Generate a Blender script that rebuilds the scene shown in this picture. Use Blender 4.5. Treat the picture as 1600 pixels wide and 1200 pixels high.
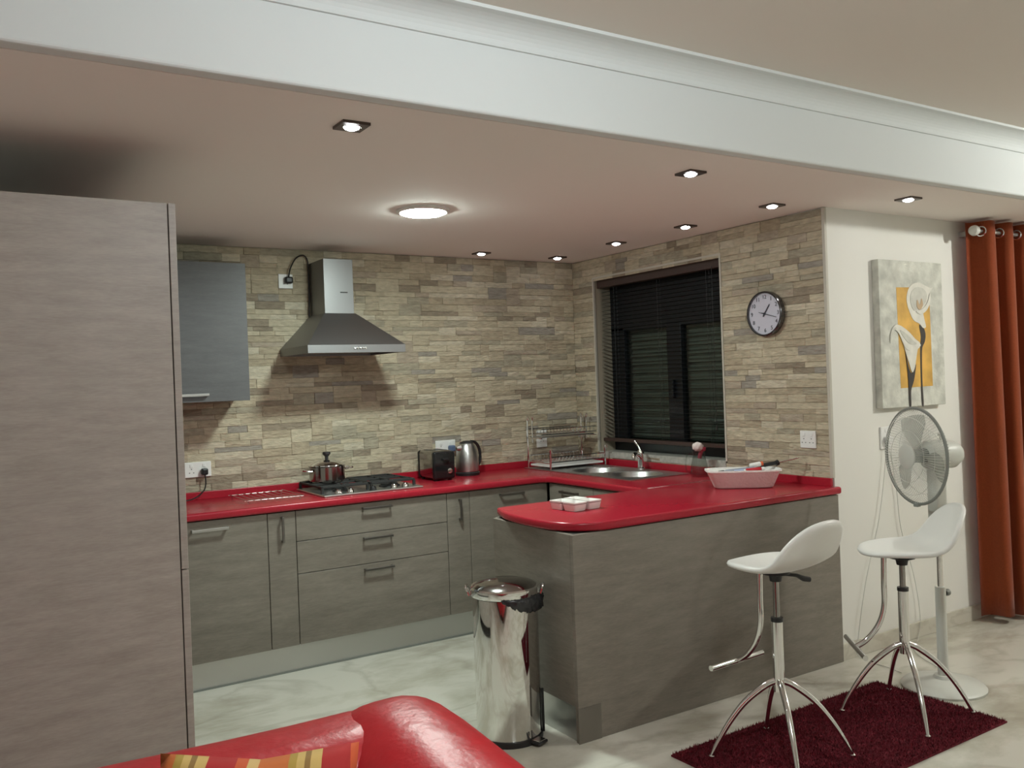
import bpy, bmesh, math, random
from mathutils import Vector, Matrix
random.seed(7)
PI = math.pi
S = bpy.context.scene
for o in list(bpy.data.objects):
    bpy.data.objects.remove(o)
COL = S.collection

# ------------------------------------------------------------------ camera
YAW, PITCH, ROLL = 0.5625, -0.0037, 0.0363
CAM = Vector((-3.7914, -5.1341, 1.501))
fwd = Vector((math.sin(YAW)*math.cos(PITCH), math.cos(YAW)*math.cos(PITCH), math.sin(PITCH)))
rgt = Vector((math.cos(YAW), -math.sin(YAW), 0))
upv = rgt.cross(fwd)
r2 = math.cos(ROLL)*rgt - math.sin(ROLL)*upv
u2 = r2.cross(fwd)
cd = bpy.data.cameras.new('camera')
cam = bpy.data.objects.new('camera', cd)
COL.objects.link(cam)
cd.sensor_width = 36.0
cd.lens = 30.83
cd.clip_start = 0.05
m = Matrix((r2, u2, -fwd)).transposed().to_4x4()
m.translation = CAM
cam.matrix_world = m
S.camera = cam

# ------------------------------------------------------------------ world, lights, exposure
w = bpy.data.worlds.new('night')
S.world = w
w.use_nodes = True
w.node_tree.nodes['Background'].inputs[0].default_value = (0.02, 0.025, 0.035, 1)
w.node_tree.nodes['Background'].inputs[1].default_value = 0.3
S.view_settings.view_transform = 'Standard'
S.view_settings.look = 'None'
S.view_settings.gamma = 1.0
S.view_settings.use_curve_mapping = False
S.view_settings.exposure = 0.55

def point_light(name, loc, power, color, radius):
    l = bpy.data.lights.new(name, 'POINT')
    l.energy = power; l.color = color; l.shadow_soft_size = radius
    o = bpy.data.objects.new(name, l); COL.objects.link(o); o.location = loc
    return o
LIV_A = point_light('living_room_light', (-2.6, -4.35, 2.50), 34, (0.90, 0.98, 1.0), 0.10)
LIV_B = point_light('living_room_light', (1.75, -4.30, 2.56), 76, (0.98, 1.0, 0.94), 0.05)

# ------------------------------------------------------------------ materials
MATS = {}
def newmat(name):
    mt = bpy.data.materials.new(name); mt.use_nodes = True
    MATS[name] = mt
    nt = mt.node_tree
    return mt, nt, nt.nodes['Principled BSDF']
def pm(name, col, rough=0.5, metal=0.0, trans=0.0, alpha=1.0, coat=0.0, ior=1.45, noise=0.0, nscale=30, bump=0.0, bscale=60, sheen=0.0, spec=0.5, stretch=1.0):
    mt, nt, b = newmat(name)
    b.inputs['Base Color'].default_value = (*col, 1)
    b.inputs['Roughness'].default_value = rough
    b.inputs['Metallic'].default_value = metal
    b.inputs['Transmission Weight'].default_value = trans
    b.inputs['Alpha'].default_value = alpha
    b.inputs['Coat Weight'].default_value = coat
    b.inputs['IOR'].default_value = ior
    b.inputs['Sheen Weight'].default_value = sheen
    b.inputs['Specular IOR Level'].default_value = spec
    g = nt.nodes.new('ShaderNodeNewGeometry')
    gv = g.outputs['Position']
    if stretch != 1.0:
        sm = nt.nodes.new('ShaderNodeMapping'); sm.inputs['Scale'].default_value = (1, 1, stretch)
        nt.links.new(gv, sm.inputs['Vector']); gv = sm.outputs[0]
    if noise > 0:
        n = nt.nodes.new('ShaderNodeTexNoise'); n.inputs['Scale'].default_value = nscale; n.inputs['Detail'].default_value = 4
        nt.links.new(gv, n.inputs['Vector'])
        r = nt.nodes.new('ShaderNodeMapRange'); r.inputs[1].default_value = 0.3; r.inputs[2].default_value = 0.7
        r.inputs[3].default_value = 1-noise; r.inputs[4].default_value = 1+noise
        nt.links.new(n.outputs['Fac'], r.inputs[0])
        h = nt.nodes.new('ShaderNodeVectorMath'); h.operation = 'SCALE'; h.inputs[0].default_value = col
        nt.links.new(r.outputs[0], h.inputs['Scale'])
        nt.links.new(h.outputs[0], b.inputs['Base Color'])
    if bump > 0:
        n2 = nt.nodes.new('ShaderNodeTexNoise'); n2.inputs['Scale'].default_value = bscale; n2.inputs['Detail'].default_value = 5
        nt.links.new(gv, n2.inputs['Vector'])
        bp = nt.nodes.new('ShaderNodeBump'); bp.inputs['Strength'].default_value = bump; bp.inputs['Distance'].default_value = 0.01
        nt.links.new(n2.outputs['Fac'], bp.inputs['Height'])
        nt.links.new(bp.outputs[0], b.inputs['Normal'])
    return mt
def emis(name, col, strength):
    mt, nt, b = newmat(name)
    b.inputs['Base Color'].default_value = (0.8, 0.8, 0.8, 1)
    b.inputs['Emission Color'].default_value = (*col, 1)
    b.inputs['Emission Strength'].default_value = strength
    return mt
def wood(name, c1, c2, rough=0.45):
    mt, nt, b = newmat(name)
    g = nt.nodes.new('ShaderNodeNewGeometry')
    mp = nt.nodes.new('ShaderNodeMapping'); mp.inputs['Scale'].default_value = (2.6, 2.6, 14)
    nt.links.new(g.outputs['Position'], mp.inputs['Vector'])
    n = nt.nodes.new('ShaderNodeTexNoise'); n.inputs['Scale'].default_value = 2.2; n.inputs['Detail'].default_value = 7; n.inputs['Roughness'].default_value = 0.65; n.inputs['Distortion'].default_value = 0.2
    nt.links.new(mp.outputs[0], n.inputs['Vector'])
    mp2 = nt.nodes.new('ShaderNodeMapping'); mp2.inputs['Scale'].default_value = (30, 30, 210)
    nt.links.new(g.outputs['Position'], mp2.inputs['Vector'])
    n2 = nt.nodes.new('ShaderNodeTexNoise'); n2.inputs['Scale'].default_value = 1.2; n2.inputs['Detail'].default_value = 3
    nt.links.new(mp2.outputs[0], n2.inputs['Vector'])
    ad = nt.nodes.new('ShaderNodeMath'); ad.operation = 'MULTIPLY_ADD'; ad.inputs[1].default_value = 0.45
    nt.links.new(n2.outputs['Fac'], ad.inputs[0]); nt.links.new(n.outputs['Fac'], ad.inputs[2])
    cr = nt.nodes.new('ShaderNodeValToRGB')
    cr.color_ramp.elements[0].position = 0.45; cr.color_ramp.elements[0].color = (*c1, 1)
    cr.color_ramp.elements[1].position = 1.0; cr.color_ramp.elements[1].color = (*c2, 1)
    nt.links.new(ad.outputs[0], cr.inputs[0]); nt.links.new(cr.outputs[0], b.inputs['Base Color'])
    b.inputs['Roughness'].default_value = rough
    bp = nt.nodes.new('ShaderNodeBump'); bp.inputs['Strength'].default_value = 0.12; bp.inputs['Distance'].default_value = 0.004
    nt.links.new(ad.outputs[0], bp.inputs['Height']); nt.links.new(bp.outputs[0], b.inputs['Normal'])
    return mt
def marble(name, base, mid, vein, rough, scale=1.0, coat=0.0):
    mt, nt, b = newmat(name)
    g = nt.nodes.new('ShaderNodeNewGeometry')
    mp = nt.nodes.new('ShaderNodeMapping'); mp.inputs['Scale'].default_value = (0.9*scale, 1.5*scale, 1.2*scale); mp.inputs['Rotation'].default_value = (0, 0, 0.3)
    nt.links.new(g.outputs['Position'], mp.inputs['Vector'])
    n = nt.nodes.new('ShaderNodeTexNoise'); n.inputs['Scale'].default_value = 1.7; n.inputs['Detail'].default_value = 9; n.inputs['Roughness'].default_value = 0.62; n.inputs['Distortion'].default_value = 0.35
    nt.links.new(mp.outputs[0], n.inputs['Vector'])
    cr = nt.nodes.new('ShaderNodeValToRGB')
    e = cr.color_ramp.elements
    e[0].position = 0.38; e[0].color = (*mid, 1)
    e[1].position = 0.54; e[1].color = (*base, 1)
    nt.links.new(n.outputs['Fac'], cr.inputs[0])
    n2 = nt.nodes.new('ShaderNodeTexNoise'); n2.inputs['Scale'].default_value = 1.1; n2.inputs['Detail'].default_value = 7; n2.inputs['Distortion'].default_value = 0.5
    nt.links.new(mp.outputs[0], n2.inputs['Vector'])
    s = nt.nodes.new('ShaderNodeMath'); s.operation = 'SUBTRACT'; s.inputs[1].default_value = 0.5
    nt.links.new(n2.outputs['Fac'], s.inputs[0])
    a = nt.nodes.new('ShaderNodeMath'); a.operation = 'ABSOLUTE'; nt.links.new(s.outputs[0], a.inputs[0])
    r = nt.nodes.new('ShaderNodeMapRange'); r.inputs[1].default_value = 0.0; r.inputs[2].default_value = 0.03; r.inputs[3].default_value = 0.35; r.inputs[4].default_value = 0.0
    nt.links.new(a.outputs[0], r.inputs[0])
    mx = nt.nodes.new('ShaderNodeMix'); mx.data_type = 'RGBA'
    nt.links.new(r.outputs[0], mx.inputs['Factor']); nt.links.new(cr.outputs[0], mx.inputs['A']); mx.inputs['B'].default_value = (*vein, 1)
    nt.links.new(mx.outputs['Result'], b.inputs['Base Color'])
    b.inputs['Roughness'].default_value = rough
    b.inputs['Coat Weight'].default_value = coat
    return mt
def stonemat(name, col):
    return pm(name, col, rough=0.72, noise=0.17, nscale=22, bump=0.8, bscale=30, stretch=3.2)

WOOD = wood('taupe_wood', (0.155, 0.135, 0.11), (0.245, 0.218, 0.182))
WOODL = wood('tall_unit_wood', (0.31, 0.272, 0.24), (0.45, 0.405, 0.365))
EDGE = pm('wood_edge', (0.32, 0.29, 0.24), 0.5)
GREY = wood('grey_wood', (0.085, 0.085, 0.09), (0.13, 0.13, 0.134))
DARKGAP = pm('cabinet_dark', (0.03, 0.028, 0.025), 0.8)
RED = pm('red_worktop', (0.36, 0.013, 0.028), 0.26, noise=0.06, nscale=90)
STEEL = pm('brushed_steel', (0.55, 0.55, 0.54), 0.33, 1.0)
STEELD = pm('hood_steel', (0.27, 0.27, 0.275), 0.42, 1.0)
PLINTH = pm('plinth_aluminium', (0.62, 0.62, 0.60), 0.38, 0.85)
CHROME = pm('chrome', (0.78, 0.78, 0.78), 0.07, 1.0)
CHROMED = pm('dark_chrome', (0.34, 0.33, 0.32), 0.12, 1.0)
HANDLE = pm('handle_metal', (0.26, 0.25, 0.235), 0.35, 1.0)
BLACK = pm('black_plastic', (0.015, 0.015, 0.016), 0.38)
BLACKG = pm('black_gloss', (0.012, 0.012, 0.013), 0.12)
IRON = pm('cast_iron', (0.018, 0.018, 0.018), 0.6)
WHITEP = pm('white_plastic', (0.80, 0.80, 0.78), 0.35)
WHITEW = pm('white_wall_paint', (0.78, 0.765, 0.715), 0.85, bump=0.04, bscale=250)
CEILP = pm('ceiling_paint', (0.88, 0.815, 0.775), 0.9)
BEAMP = pm('beam_paint', (0.69, 0.715, 0.715), 0.85)
LCEIL = pm('living_ceiling_paint', (0.76, 0.71, 0.65), 0.9)
FLOOR = marble('marble_floor', (0.62, 0.60, 0.525), (0.47, 0.445, 0.365), (0.33, 0.30, 0.235), 0.20)
BASEM = marble('marble_base', (0.60, 0.57, 0.49), (0.48, 0.45, 0.37), (0.36, 0.32, 0.25), 0.3, 2.5)
SILL = pm('sill_stone', (0.42, 0.41, 0.37), 0.4, noise=0.2, nscale=40)
WALLB = pm('tile_backing', (0.38, 0.33, 0.25), 0.85)
TRIMW = pm('pale_trim', (0.52, 0.49, 0.42), 0.5)
STOOLW = pm('white_seat_plastic', (0.80, 0.79, 0.76), 0.28)
FANP = pm('pale_fan_plastic', (0.60, 0.60, 0.55), 0.4)
FANT = pm('fan_blade_plastic', (0.44, 0.45, 0.40), 0.3, alpha=0.6)
FANG = pm('fan_ring', (0.22, 0.23, 0.21), 0.35)
CURT = pm('orange_curtain_cloth', (0.40, 0.078, 0.018), 0.8, sheen=0.25, noise=0.08, nscale=120)
LEATH = pm('red_leather', (0.47, 0.014, 0.022), 0.36, bump=0.55, bscale=11, noise=0.05, nscale=8, stretch=0.6)
RUGM = pm('rug_pile', (0.115, 0.004, 0.012), 0.95, noise=0.35, nscale=60)
CERAM = pm('white_ceramic', (0.82, 0.80, 0.77), 0.2)
CERAMP = pm('basket_ceramic', (0.86, 0.84, 0.81), 0.35, bump=0.5, bscale=75)
BLINDM = pm('blind_slat', (0.022, 0.020, 0.019), 0.42)
BLINDR = pm('blind_rail_wood', (0.055, 0.032, 0.026), 0.45)
WFRAME = pm('window_frame_dark', (0.012, 0.014, 0.018), 0.35)
SHUT = pm('exterior_shutter', (0.22, 0.225, 0.20), 0.6)
LED = emis('led_diffuser', (0.86, 1.0, 0.93), 190)
BULB = emis('downlight_bulb', (0.95, 0.97, 1.0), 22)
DLF = pm('downlight_frame', (0.10, 0.075, 0.065), 0.35, 0.6)
def glassmat(name, tint, fac=0.12):
    mt = bpy.data.materials.new(name); mt.use_nodes = True; nt = mt.node_tree
    for n in list(nt.nodes): nt.nodes.remove(n)
    out = nt.nodes.new('ShaderNodeOutputMaterial')
    mx = nt.nodes.new('ShaderNodeMixShader'); tr = nt.nodes.new('ShaderNodeBsdfTransparent'); gl = nt.nodes.new('ShaderNodeBsdfGlossy')
    lw = nt.nodes.new('ShaderNodeLayerWeight'); lw.inputs['Blend'].default_value = 0.5
    pw = nt.nodes.new('ShaderNodeMath'); pw.operation = 'POWER'; pw.inputs[1].default_value = 5.0
    nt.links.new(lw.outputs['Facing'], pw.inputs[0])
    ma = nt.nodes.new('ShaderNodeMath'); ma.operation = 'MULTIPLY_ADD'; ma.inputs[1].default_value = 0.9; ma.inputs[2].default_value = 0.04
    nt.links.new(pw.outputs[0], ma.inputs[0])
    tr.inputs[0].default_value = (*tint, 1); gl.inputs['Roughness'].default_value = 0.03
    nt.links.new(ma.outputs[0], mx.inputs[0]); nt.links.new(tr.outputs[0], mx.inputs[1]); nt.links.new(gl.outputs[0], mx.inputs[2])
    nt.links.new(mx.outputs[0], out.inputs[0])
    return mt
GLASS = glassmat('clear_glass', (0.84, 0.87, 0.86))
PANE = glassmat('window_glass', (0.75, 0.8, 0.78))
STONES = [stonemat('stone_cream', (0.51, 0.445, 0.325)), stonemat('stone_beige', (0.455, 0.39, 0.28)), stonemat('stone_sand', (0.41, 0.345, 0.245)),
          stonemat('stone_pale', (0.55, 0.49, 0.375)), stonemat('stone_khaki', (0.37, 0.33, 0.245)), stonemat('stone_brown', (0.29, 0.24, 0.175)),
          stonemat('stone_grey', (0.315, 0.285, 0.24)), stonemat('stone_rose', (0.40, 0.335, 0.255))]

# ------------------------------------------------------------------ mesh helpers
OFF = {}
def woff(o):
    return OFF.get(o.name, Vector((0, 0, 0))) if o else Vector((0, 0, 0))
def thing(name, label, cat, loc, group=None, kind=None):
    o = bpy.data.objects.new(name, None); COL.objects.link(o)
    o.empty_display_size = 0.05
    o.location = loc; OFF[o.name] = Vector(loc)
    o['label'] = label; o['category'] = cat
    if group: o['group'] = group
    return o
def tag(o, label=None, cat=None, group=None, kind=None):
    if label: o['label'] = label
    if cat: o['category'] = cat
    if group: o['group'] = group
    if kind: o['kind'] = kind
    return o
def add(name, bm, mat, parent=None, smooth=False, origin=None, label=None):
    me = bpy.data.meshes.new(name)
    off = woff(parent)
    if parent is None and origin is not None: off = Vector(origin)
    if off.length > 0: bmesh.ops.translate(bm, verts=bm.verts, vec=-off)
    bmesh.ops.recalc_face_normals(bm, faces=bm.faces)
    bm.to_mesh(me); bm.free()
    if smooth:
        for p in me.polygons: p.use_smooth = True
        if smooth != 'all':
            me.set_sharp_from_angle(angle=math.radians(40))
    for mm in (mat if isinstance(mat, (list, tuple)) else [mat]): me.materials.append(mm)
    o = bpy.data.objects.new(name, me); COL.objects.link(o)
    if parent: o.parent = parent
    elif origin is not None: o.location = origin
    OFF[o.name] = off
    if label: o['label'] = label
    return o
def NB(): return bmesh.new()
def bx(bm, x0, x1, y0, y1, z0, z1, bev=0.0, seg=2):
    x0, x1 = min(x0, x1), max(x0, x1); y0, y1 = min(y0, y1), max(y0, y1); z0, z1 = min(z0, z1), max(z0, z1)
    r = bmesh.ops.create_cube(bm, size=1.0)
    vs = r['verts']
    for v in vs:
        v.co = Vector(((x0+x1)/2+v.co.x*(x1-x0), (y0+y1)/2+v.co.y*(y1-y0), (z0+z1)/2+v.co.z*(z1-z0)))
    if bev > 0:
        es = list({e for v in vs for e in v.link_edges})
        bmesh.ops.bevel(bm, geom=es, offset=bev, segments=seg, affect='EDGES', profile=0.5)
    return bm
def box(name, x0, x1, y0, y1, z0, z1, mat, parent=None, bev=0.0, seg=2, origin=None, smooth=False, label=None):
    return add(name, bx(NB(), x0, x1, y0, y1, z0, z1, bev, seg), mat, parent, smooth, origin, label)
def frame_axes(d):
    d = d.normalized()
    a = Vector((0, 0, 1)) if abs(d.z) < 0.95 else Vector((1, 0, 0))
    u = d.cross(a).normalized(); v = d.cross(u).normalized()
    return u, v
def tube(bm, pts, rad, seg=8, caps=True, closed=False):
    pts = [Vector(p) for p in pts]; n = len(pts)
    rads = rad if isinstance(rad, (list, tuple)) else [rad]*n
    rings = []; u = None
    for i, p in enumerate(pts):
        if closed: d = pts[(i+1) % n]-pts[i-1]
        else: d = pts[min(i+1, n-1)]-pts[max(i-1, 0)]
        d.normalize()
        if u is None: u, v = frame_axes(d)
        else:
            u = (u-d*u.dot(d))
            if u.length < 1e-6: u, v = frame_axes(d)
            u.normalize(); v = d.cross(u)
        rings.append([bm.verts.new(p+(u*math.cos(2*PI*k/seg)+v*math.sin(2*PI*k/seg))*rads[i]) for k in range(seg)])
    m_ = n if closed else n-1
    for i in range(m_):
        a, b = rings[i], rings[(i+1) % n]
        for k in range(seg):
            bm.faces.new((a[k], a[(k+1) % seg], b[(k+1) % seg], b[k]))
    if caps and not closed:
        bm.faces.new(rings[0][::-1]); bm.faces.new(rings[-1])
    return bm
def lathe(bm, prof, c=(0, 0, 0), axis='z', seg=32, mtx=None):
    rings = []
    new = []
    for r, h in prof:
        if r < 1e-6:
            v = bm.verts.new((0, 0, h)); rings.append([v]); new.append(v)
        else:
            ring = [bm.verts.new((r*math.cos(2*PI*k/seg), r*math.sin(2*PI*k/seg), h)) for k in range(seg)]
            rings.append(ring); new += ring
    for a, b in zip(rings, rings[1:]):
        if len(a) == 1 and len(b) == 1: continue
        for k in range(seg):
            k2 = (k+1) % seg
            if len(a) == 1: bm.faces.new((a[0], b[k], b[k2]))
            elif len(b) == 1: bm.faces.new((a[k], a[k2], b[0]))
            else: bm.faces.new((a[k], a[k2], b[k2], b[k]))
    M_ = mtx if mtx else Matrix.Identity(4)
    if axis == 'x': M_ = M_ @ Matrix.Rotation(PI/2, 4, 'Y')
    if axis == '-x': M_ = M_ @ Matrix.Rotation(-PI/2, 4, 'Y')
    if axis == 'y': M_ = M_ @ Matrix.Rotation(-PI/2, 4, 'X')
    if axis == '-y': M_ = M_ @ Matrix.Rotation(PI/2, 4, 'X')
    for v in new: v.co = (M_ @ v.co)+Vector(c)
    return bm
def plate(bm, outer, holes, z0, z1):
    """flat slab with holes, outline in xy"""
    es = []
    for loop in [outer]+holes:
        vs = [bm.verts.new((p[0], p[1], z1)) for p in loop]
        for a, b in zip(vs, vs[1:]+vs[:1]): es.append(bm.edges.new((a, b)))
    r = bmesh.ops.triangle_fill(bm, edges=es, use_beauty=True)
    fs = [g for g in r['geom'] if isinstance(g, bmesh.types.BMFace)]
    ex = bmesh.ops.extrude_face_region(bm, geom=fs)
    vs = [g for g in ex['geom'] if isinstance(g, bmesh.types.BMVert)]
    bmesh.ops.translate(bm, verts=vs, vec=(0, 0, z0-z1))
    return bm
def prism(bm, pts, d, mapf):
    """extrude outline pts (2D) by depth d; mapf(u,v,w)->xyz"""
    a = [bm.verts.new(mapf(u, v, 0)) for u, v in pts]; b = [bm.verts.new(mapf(u, v, d)) for u, v in pts]
    bm.faces.new(a[::-1]); bm.faces.new(b)
    n = len(pts)
    for i in range(n): bm.faces.new((a[i], a[(i+1) % n], b[(i+1) % n], b[i]))
    return bm
def circ(cx, cy, r, n=32): return [(cx+r*math.cos(2*PI*k/n), cy+r*math.sin(2*PI*k/n)) for k in range(n)]
def smoothpath(pts, k=6):
    P = [Vector(p) for p in pts]; out = []
    for i in range(len(P)-1):
        p0, p1, p2, p3 = P[max(i-1, 0)], P[i], P[i+1], P[min(i+2, len(P)-1)]
        for j in range(k):
            t = j/k
            out.append(0.5*((2*p1)+(p2-p0)*t+(2*p0-5*p1+4*p2-p3)*t*t+(3*p1-p0-3*p2+p3)*t**3))
    out.append(P[-1]); return out
def text_bm(s, size, depth=0.0006):
    cu = bpy.data.curves.new('txt', 'FONT'); cu.body = s; cu.size = size; cu.extrude = depth; cu.align_x = 'CENTER'; cu.align_y = 'CENTER'
    o = bpy.data.objects.new('txt', cu); COL.objects.link(o)
    bpy.context.view_layer.update()
    dg = bpy.context.evaluated_depsgraph_get()
    me = bpy.data.meshes.new_from_object(o.evaluated_get(dg))
    bm = NB(); bm.from_mesh(me)
    bpy.data.objects.remove(o); bpy.data.meshes.remove(me); bpy.data.curves.remove(cu)
    return bm
def dup_tree(o, parent=None):
    c = o.copy(); COL.objects.link(c)
    if parent: c.parent = parent
    for ch in [x for x in bpy.data.objects if x.parent == o]:
        dup_tree(ch, c)
    return c
def struct(o): o['kind'] = 'structure'; return o

# ------------------------------------------------------------------ dimensions
H = 2.335          # kitchen ceiling
HL = 2.625         # living room ceiling
LW = 2.195         # white wall plane y = -LW
BY = -2.796        # beam face
W = 0.90           # worktop top
WT = 0.038
STN = 0.012        # stone thickness

# ------------------------------------------------------------------ the setting
struct(box('floor', -5.3, 3.7, -8.2, 0.3, -0.1, 0.0, FLOOR))
struct(box('ceiling', -5.3, 3.7, BY+0.06, 0.3, H, H+0.1, CEILP))
struct(box('ceiling', -5.3, 3.7, -8.2, BY+0.05, HL, HL+0.1, LCEIL))
struct(box('beam', -5.3, 3.7, BY, BY+0.06, H-0.001, HL+0.1, BEAMP, bev=0.010, seg=3))
# cove cornice under the living room ceiling
bm = NB()
prof = [(BY+0.004, 2.548), (BY-0.010, 2.548), (BY-0.012, 2.556)]
for k in range(9):
    a = PI/2*k/8
    prof.append((BY-0.012-0.085*(1-math.cos(a)), 2.556+0.058*math.sin(a)))
prof += [(BY-0.105, HL-0.010), (BY-0.107, HL+0.001), (BY+0.004, HL+0.001)]
prism(bm, prof, 9.0, lambda u, v, d: (-5.3+d, u, v))
struct(add('trim_cornice', bm, BEAMP))
wall_back = struct(box('wall_back', -3.95, 0.3, 0.0, 0.25, 0, H, WALLB))
struct(box('wall_left', -3.95, -3.81, -2.06, 0.0, 0, H, WHITEW))
struct(box('wall_left_return', -5.3, -3.95, -2.06, -1.9, 0, H, WHITEW))
struct(box('wall_left_living', -5.4, -5.3, -8.2, -1.9, 0, HL, WHITEW))
struct(box('wall_behind_camera', -5.4, 3.8, -8.3, -8.2, 0, HL, WHITEW))
struct(box('wall_right_living', 3.7, 3.8, -8.3, -1.95, 0, HL, WHITEW))
WY0, WY1, WZ0, WZ1 = -0.255, -1.455, 0.985, 2.19
bm = NB()
bx(bm, 0, 0.25, -1.95, 0, 0, WZ0); bx(bm, 0, 0.25, -1.95, 0, WZ1, H)
bx(bm, 0, 0.25, WY0, 0, WZ0, WZ1); bx(bm, 0, 0.25, -1.95, WY1, WZ0, WZ1)
wall_right = struct(add('wall_right', bm, WALLB))
struct(box('wall_far_right', 0.0, 3.7, -LW, -1.95, 0, H, WHITEW))
struct(box('baseboard_far_right', 0.0, 3.7, -LW-0.012, -LW, 0, 0.085, BASEM, bev=0.002))
# metal edging where the stone tiles end at the corner, and bead around the window opening
struct(box('trim_tile_edge', -0.016, 0.002, -LW-0.004, -LW+0.014, W+0.04, H, TRIMW, bev=0.002))
bm = NB()
bx(bm, -0.015, 0.004, WY0, WY0+0.012, WZ0, WZ1+0.012); bx(bm, -0.015, 0.004, WY1-0.012, WY1, WZ0, WZ1+0.012); bx(bm, -0.015, 0.004, WY1, WY0, WZ1, WZ1+0.012)
struct(add('trim_window_bead', bm, TRIMW))

# stones of the two tiled walls ------------------------------------------------
def unit_stone(mat, variant):
    rr = random.Random(100+variant)
    bm = NB()
    bx(bm, -0.5, 0.5, -0.5, 0.5, 0, 0.82)
    top = [f for f in bm.faces if f.normal.z > 0.9]
    # chipped front: raised smaller face with uneven corners
    r = bmesh.ops.inset_region(bm, faces=top, thickness=0.05, depth=0.0, use_even_offset=False)
    for f in [f for f in bm.faces if f.normal.z > 0.9 and all(abs(v.co.x) < 0.49 for v in f.verts)]:
        for v in f.verts: v.co.z = 0.93+rr.uniform(-0.12, 0.14)
        c = bmesh.ops.poke(bm, faces=[f])
        for v in c['verts']: v.co.z = 1.0+rr.uniform(-0.12, 0.12); v.co.x += rr.uniform(-0.2, 0.2)
    bmesh.ops.recalc_face_normals(bm, faces=bm.faces)
    me = bpy.data.meshes.new('stone'); bm.to_mesh(me); bm.free(); me.materials.append(mat)
    return me
SM = [[unit_stone(mt, v+5*i) for v in range(4)] for i, mt in enumerate(STONES)]
def layout(x0, x1, z0, z1, rowh, holes, rr):
    rows = int(round((z1-z0)/rowh))
    hs = [rr.uniform(0.7, 1.3) for _ in range(rows)]; tot = sum(hs); edge = [z0]
    for q in hs: edge.append(edge[-1]+q/tot*(z1-z0))
    occ = [[] for _ in range(rows+1)]
    out = []
    for r in range(rows):
        za, zb = edge[r], edge[r+1]; rh = zb-za
        zc = (za+zb)/2
        blocks = list(occ[r])
        for hx0, hx1, hz0, hz1 in holes:
            if hz0 < zc < hz1: blocks.append((hx0, hx1))
        blocks.sort()
        iv = []; cur = x0
        for a, b in blocks:
            if a > cur+0.001: iv.append((cur, a))
            cur = max(cur, b)
        if cur < x1-0.001: iv.append((cur, x1))
        for a, b in iv:
            x = a
            while x < b-0.001:
                dbl = rr.random() < 0.12 and r < rows-1 and not any(hz0 < zc+rh < hz1 for *_, hz0, hz1 in holes)
                wd = rr.uniform(0.09, 0.17) if dbl else rr.choice([rr.uniform(0.08, 0.16), rr.uniform(0.14, 0.28)])
                if b-(x+wd) < 0.06: wd = b-x
                out.append((x, x+wd, za, edge[r+2] if dbl else zb))
                if dbl: occ[r+1].append((x, x+wd))
                x += wd
    return out
def tint(rr, area):
    t = rr.random()
    for k, lim in enumerate((0.24, 0.44, 0.58, 0.69, 0.79, 0.87, 0.94)):
        if t < lim: return k
    return 7
def lay_stones(wall, rects, place, limit, seenf):
    rr = random.Random(31)
    rects = sorted(rects, key=lambda q: -(q[1]-q[0])*(q[3]-q[2])*(1 if seenf(q) else 0.001))
    rest = NB()
    restmats = {}
    for i, (a, b, c, d) in enumerate(rects):
        ti = tint(rr, 0); me = SM[ti][rr.randrange(4)]
        depth = STN*rr.uniform(0.75, 1.25)
        M_ = place((a+b)/2, (c+d)/2, b-a-0.0007, d-c-0.0007, depth)
        if i < limit:
            o = bpy.data.objects.new('stone', me); COL.objects.link(o); o.parent = wall; o.matrix_local = M_
        else:
            n0 = len(rest.verts); f0 = len(rest.faces)
            rest.from_mesh(me); rest.verts.ensure_lookup_table(); rest.faces.ensure_lookup_table()
            for v in rest.verts[n0:]: v.co = M_ @ v.co
            for f in rest.faces[f0:]: f.material_index = ti
    if len(rest.verts):
        o = add('stone_courses', rest, STONES, wall); o['kind'] = 'stuff'
    else: rest.free()
def place_back(u, v, w_, h_, d):
    # local x->x, local y->z, local z-> -y
    return Matrix.Translation((u, 0, v)) @ Matrix.Rotation(PI/2, 4, 'X') @ Matrix.Diagonal((w_, h_, d, 1))
def place_right(u, v, w_, h_, d):
    # local x -> -y , local y -> z, local z -> -x
    R_ = Matrix(((0, 0, -1, 0), (-1, 0, 0, 0), (0, 1, 0, 0), (0, 0, 0, 1)))
    return Matrix.Translation((0, -u, v)) @ R_ @ Matrix.Diagonal((w_, h_, d, 1))
rb = layout(-3.1, -0.012, W+0.0, H-0.004, 0.0365, [], random.Random(5))
lay_stones(wall_back, rb, place_back, 300, lambda q: q[0] > -2.75 and q[2] > W+0.03 and not (q[0] > -2.1 and q[1] < -1.65 and q[2] > 1.72) and not (q[1] < -2.38 and q[3] > 1.47))
rr_ = layout(0.0, LW-0.014, W+0.0, H-0.004, 0.0365, [(-WY0-0.012, -WY1+0.012, WZ0-0.02, WZ1+0.005)], random.Random(9))
lay_stones(wall_right, rr_, place_right, 300, lambda q: True)

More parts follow.
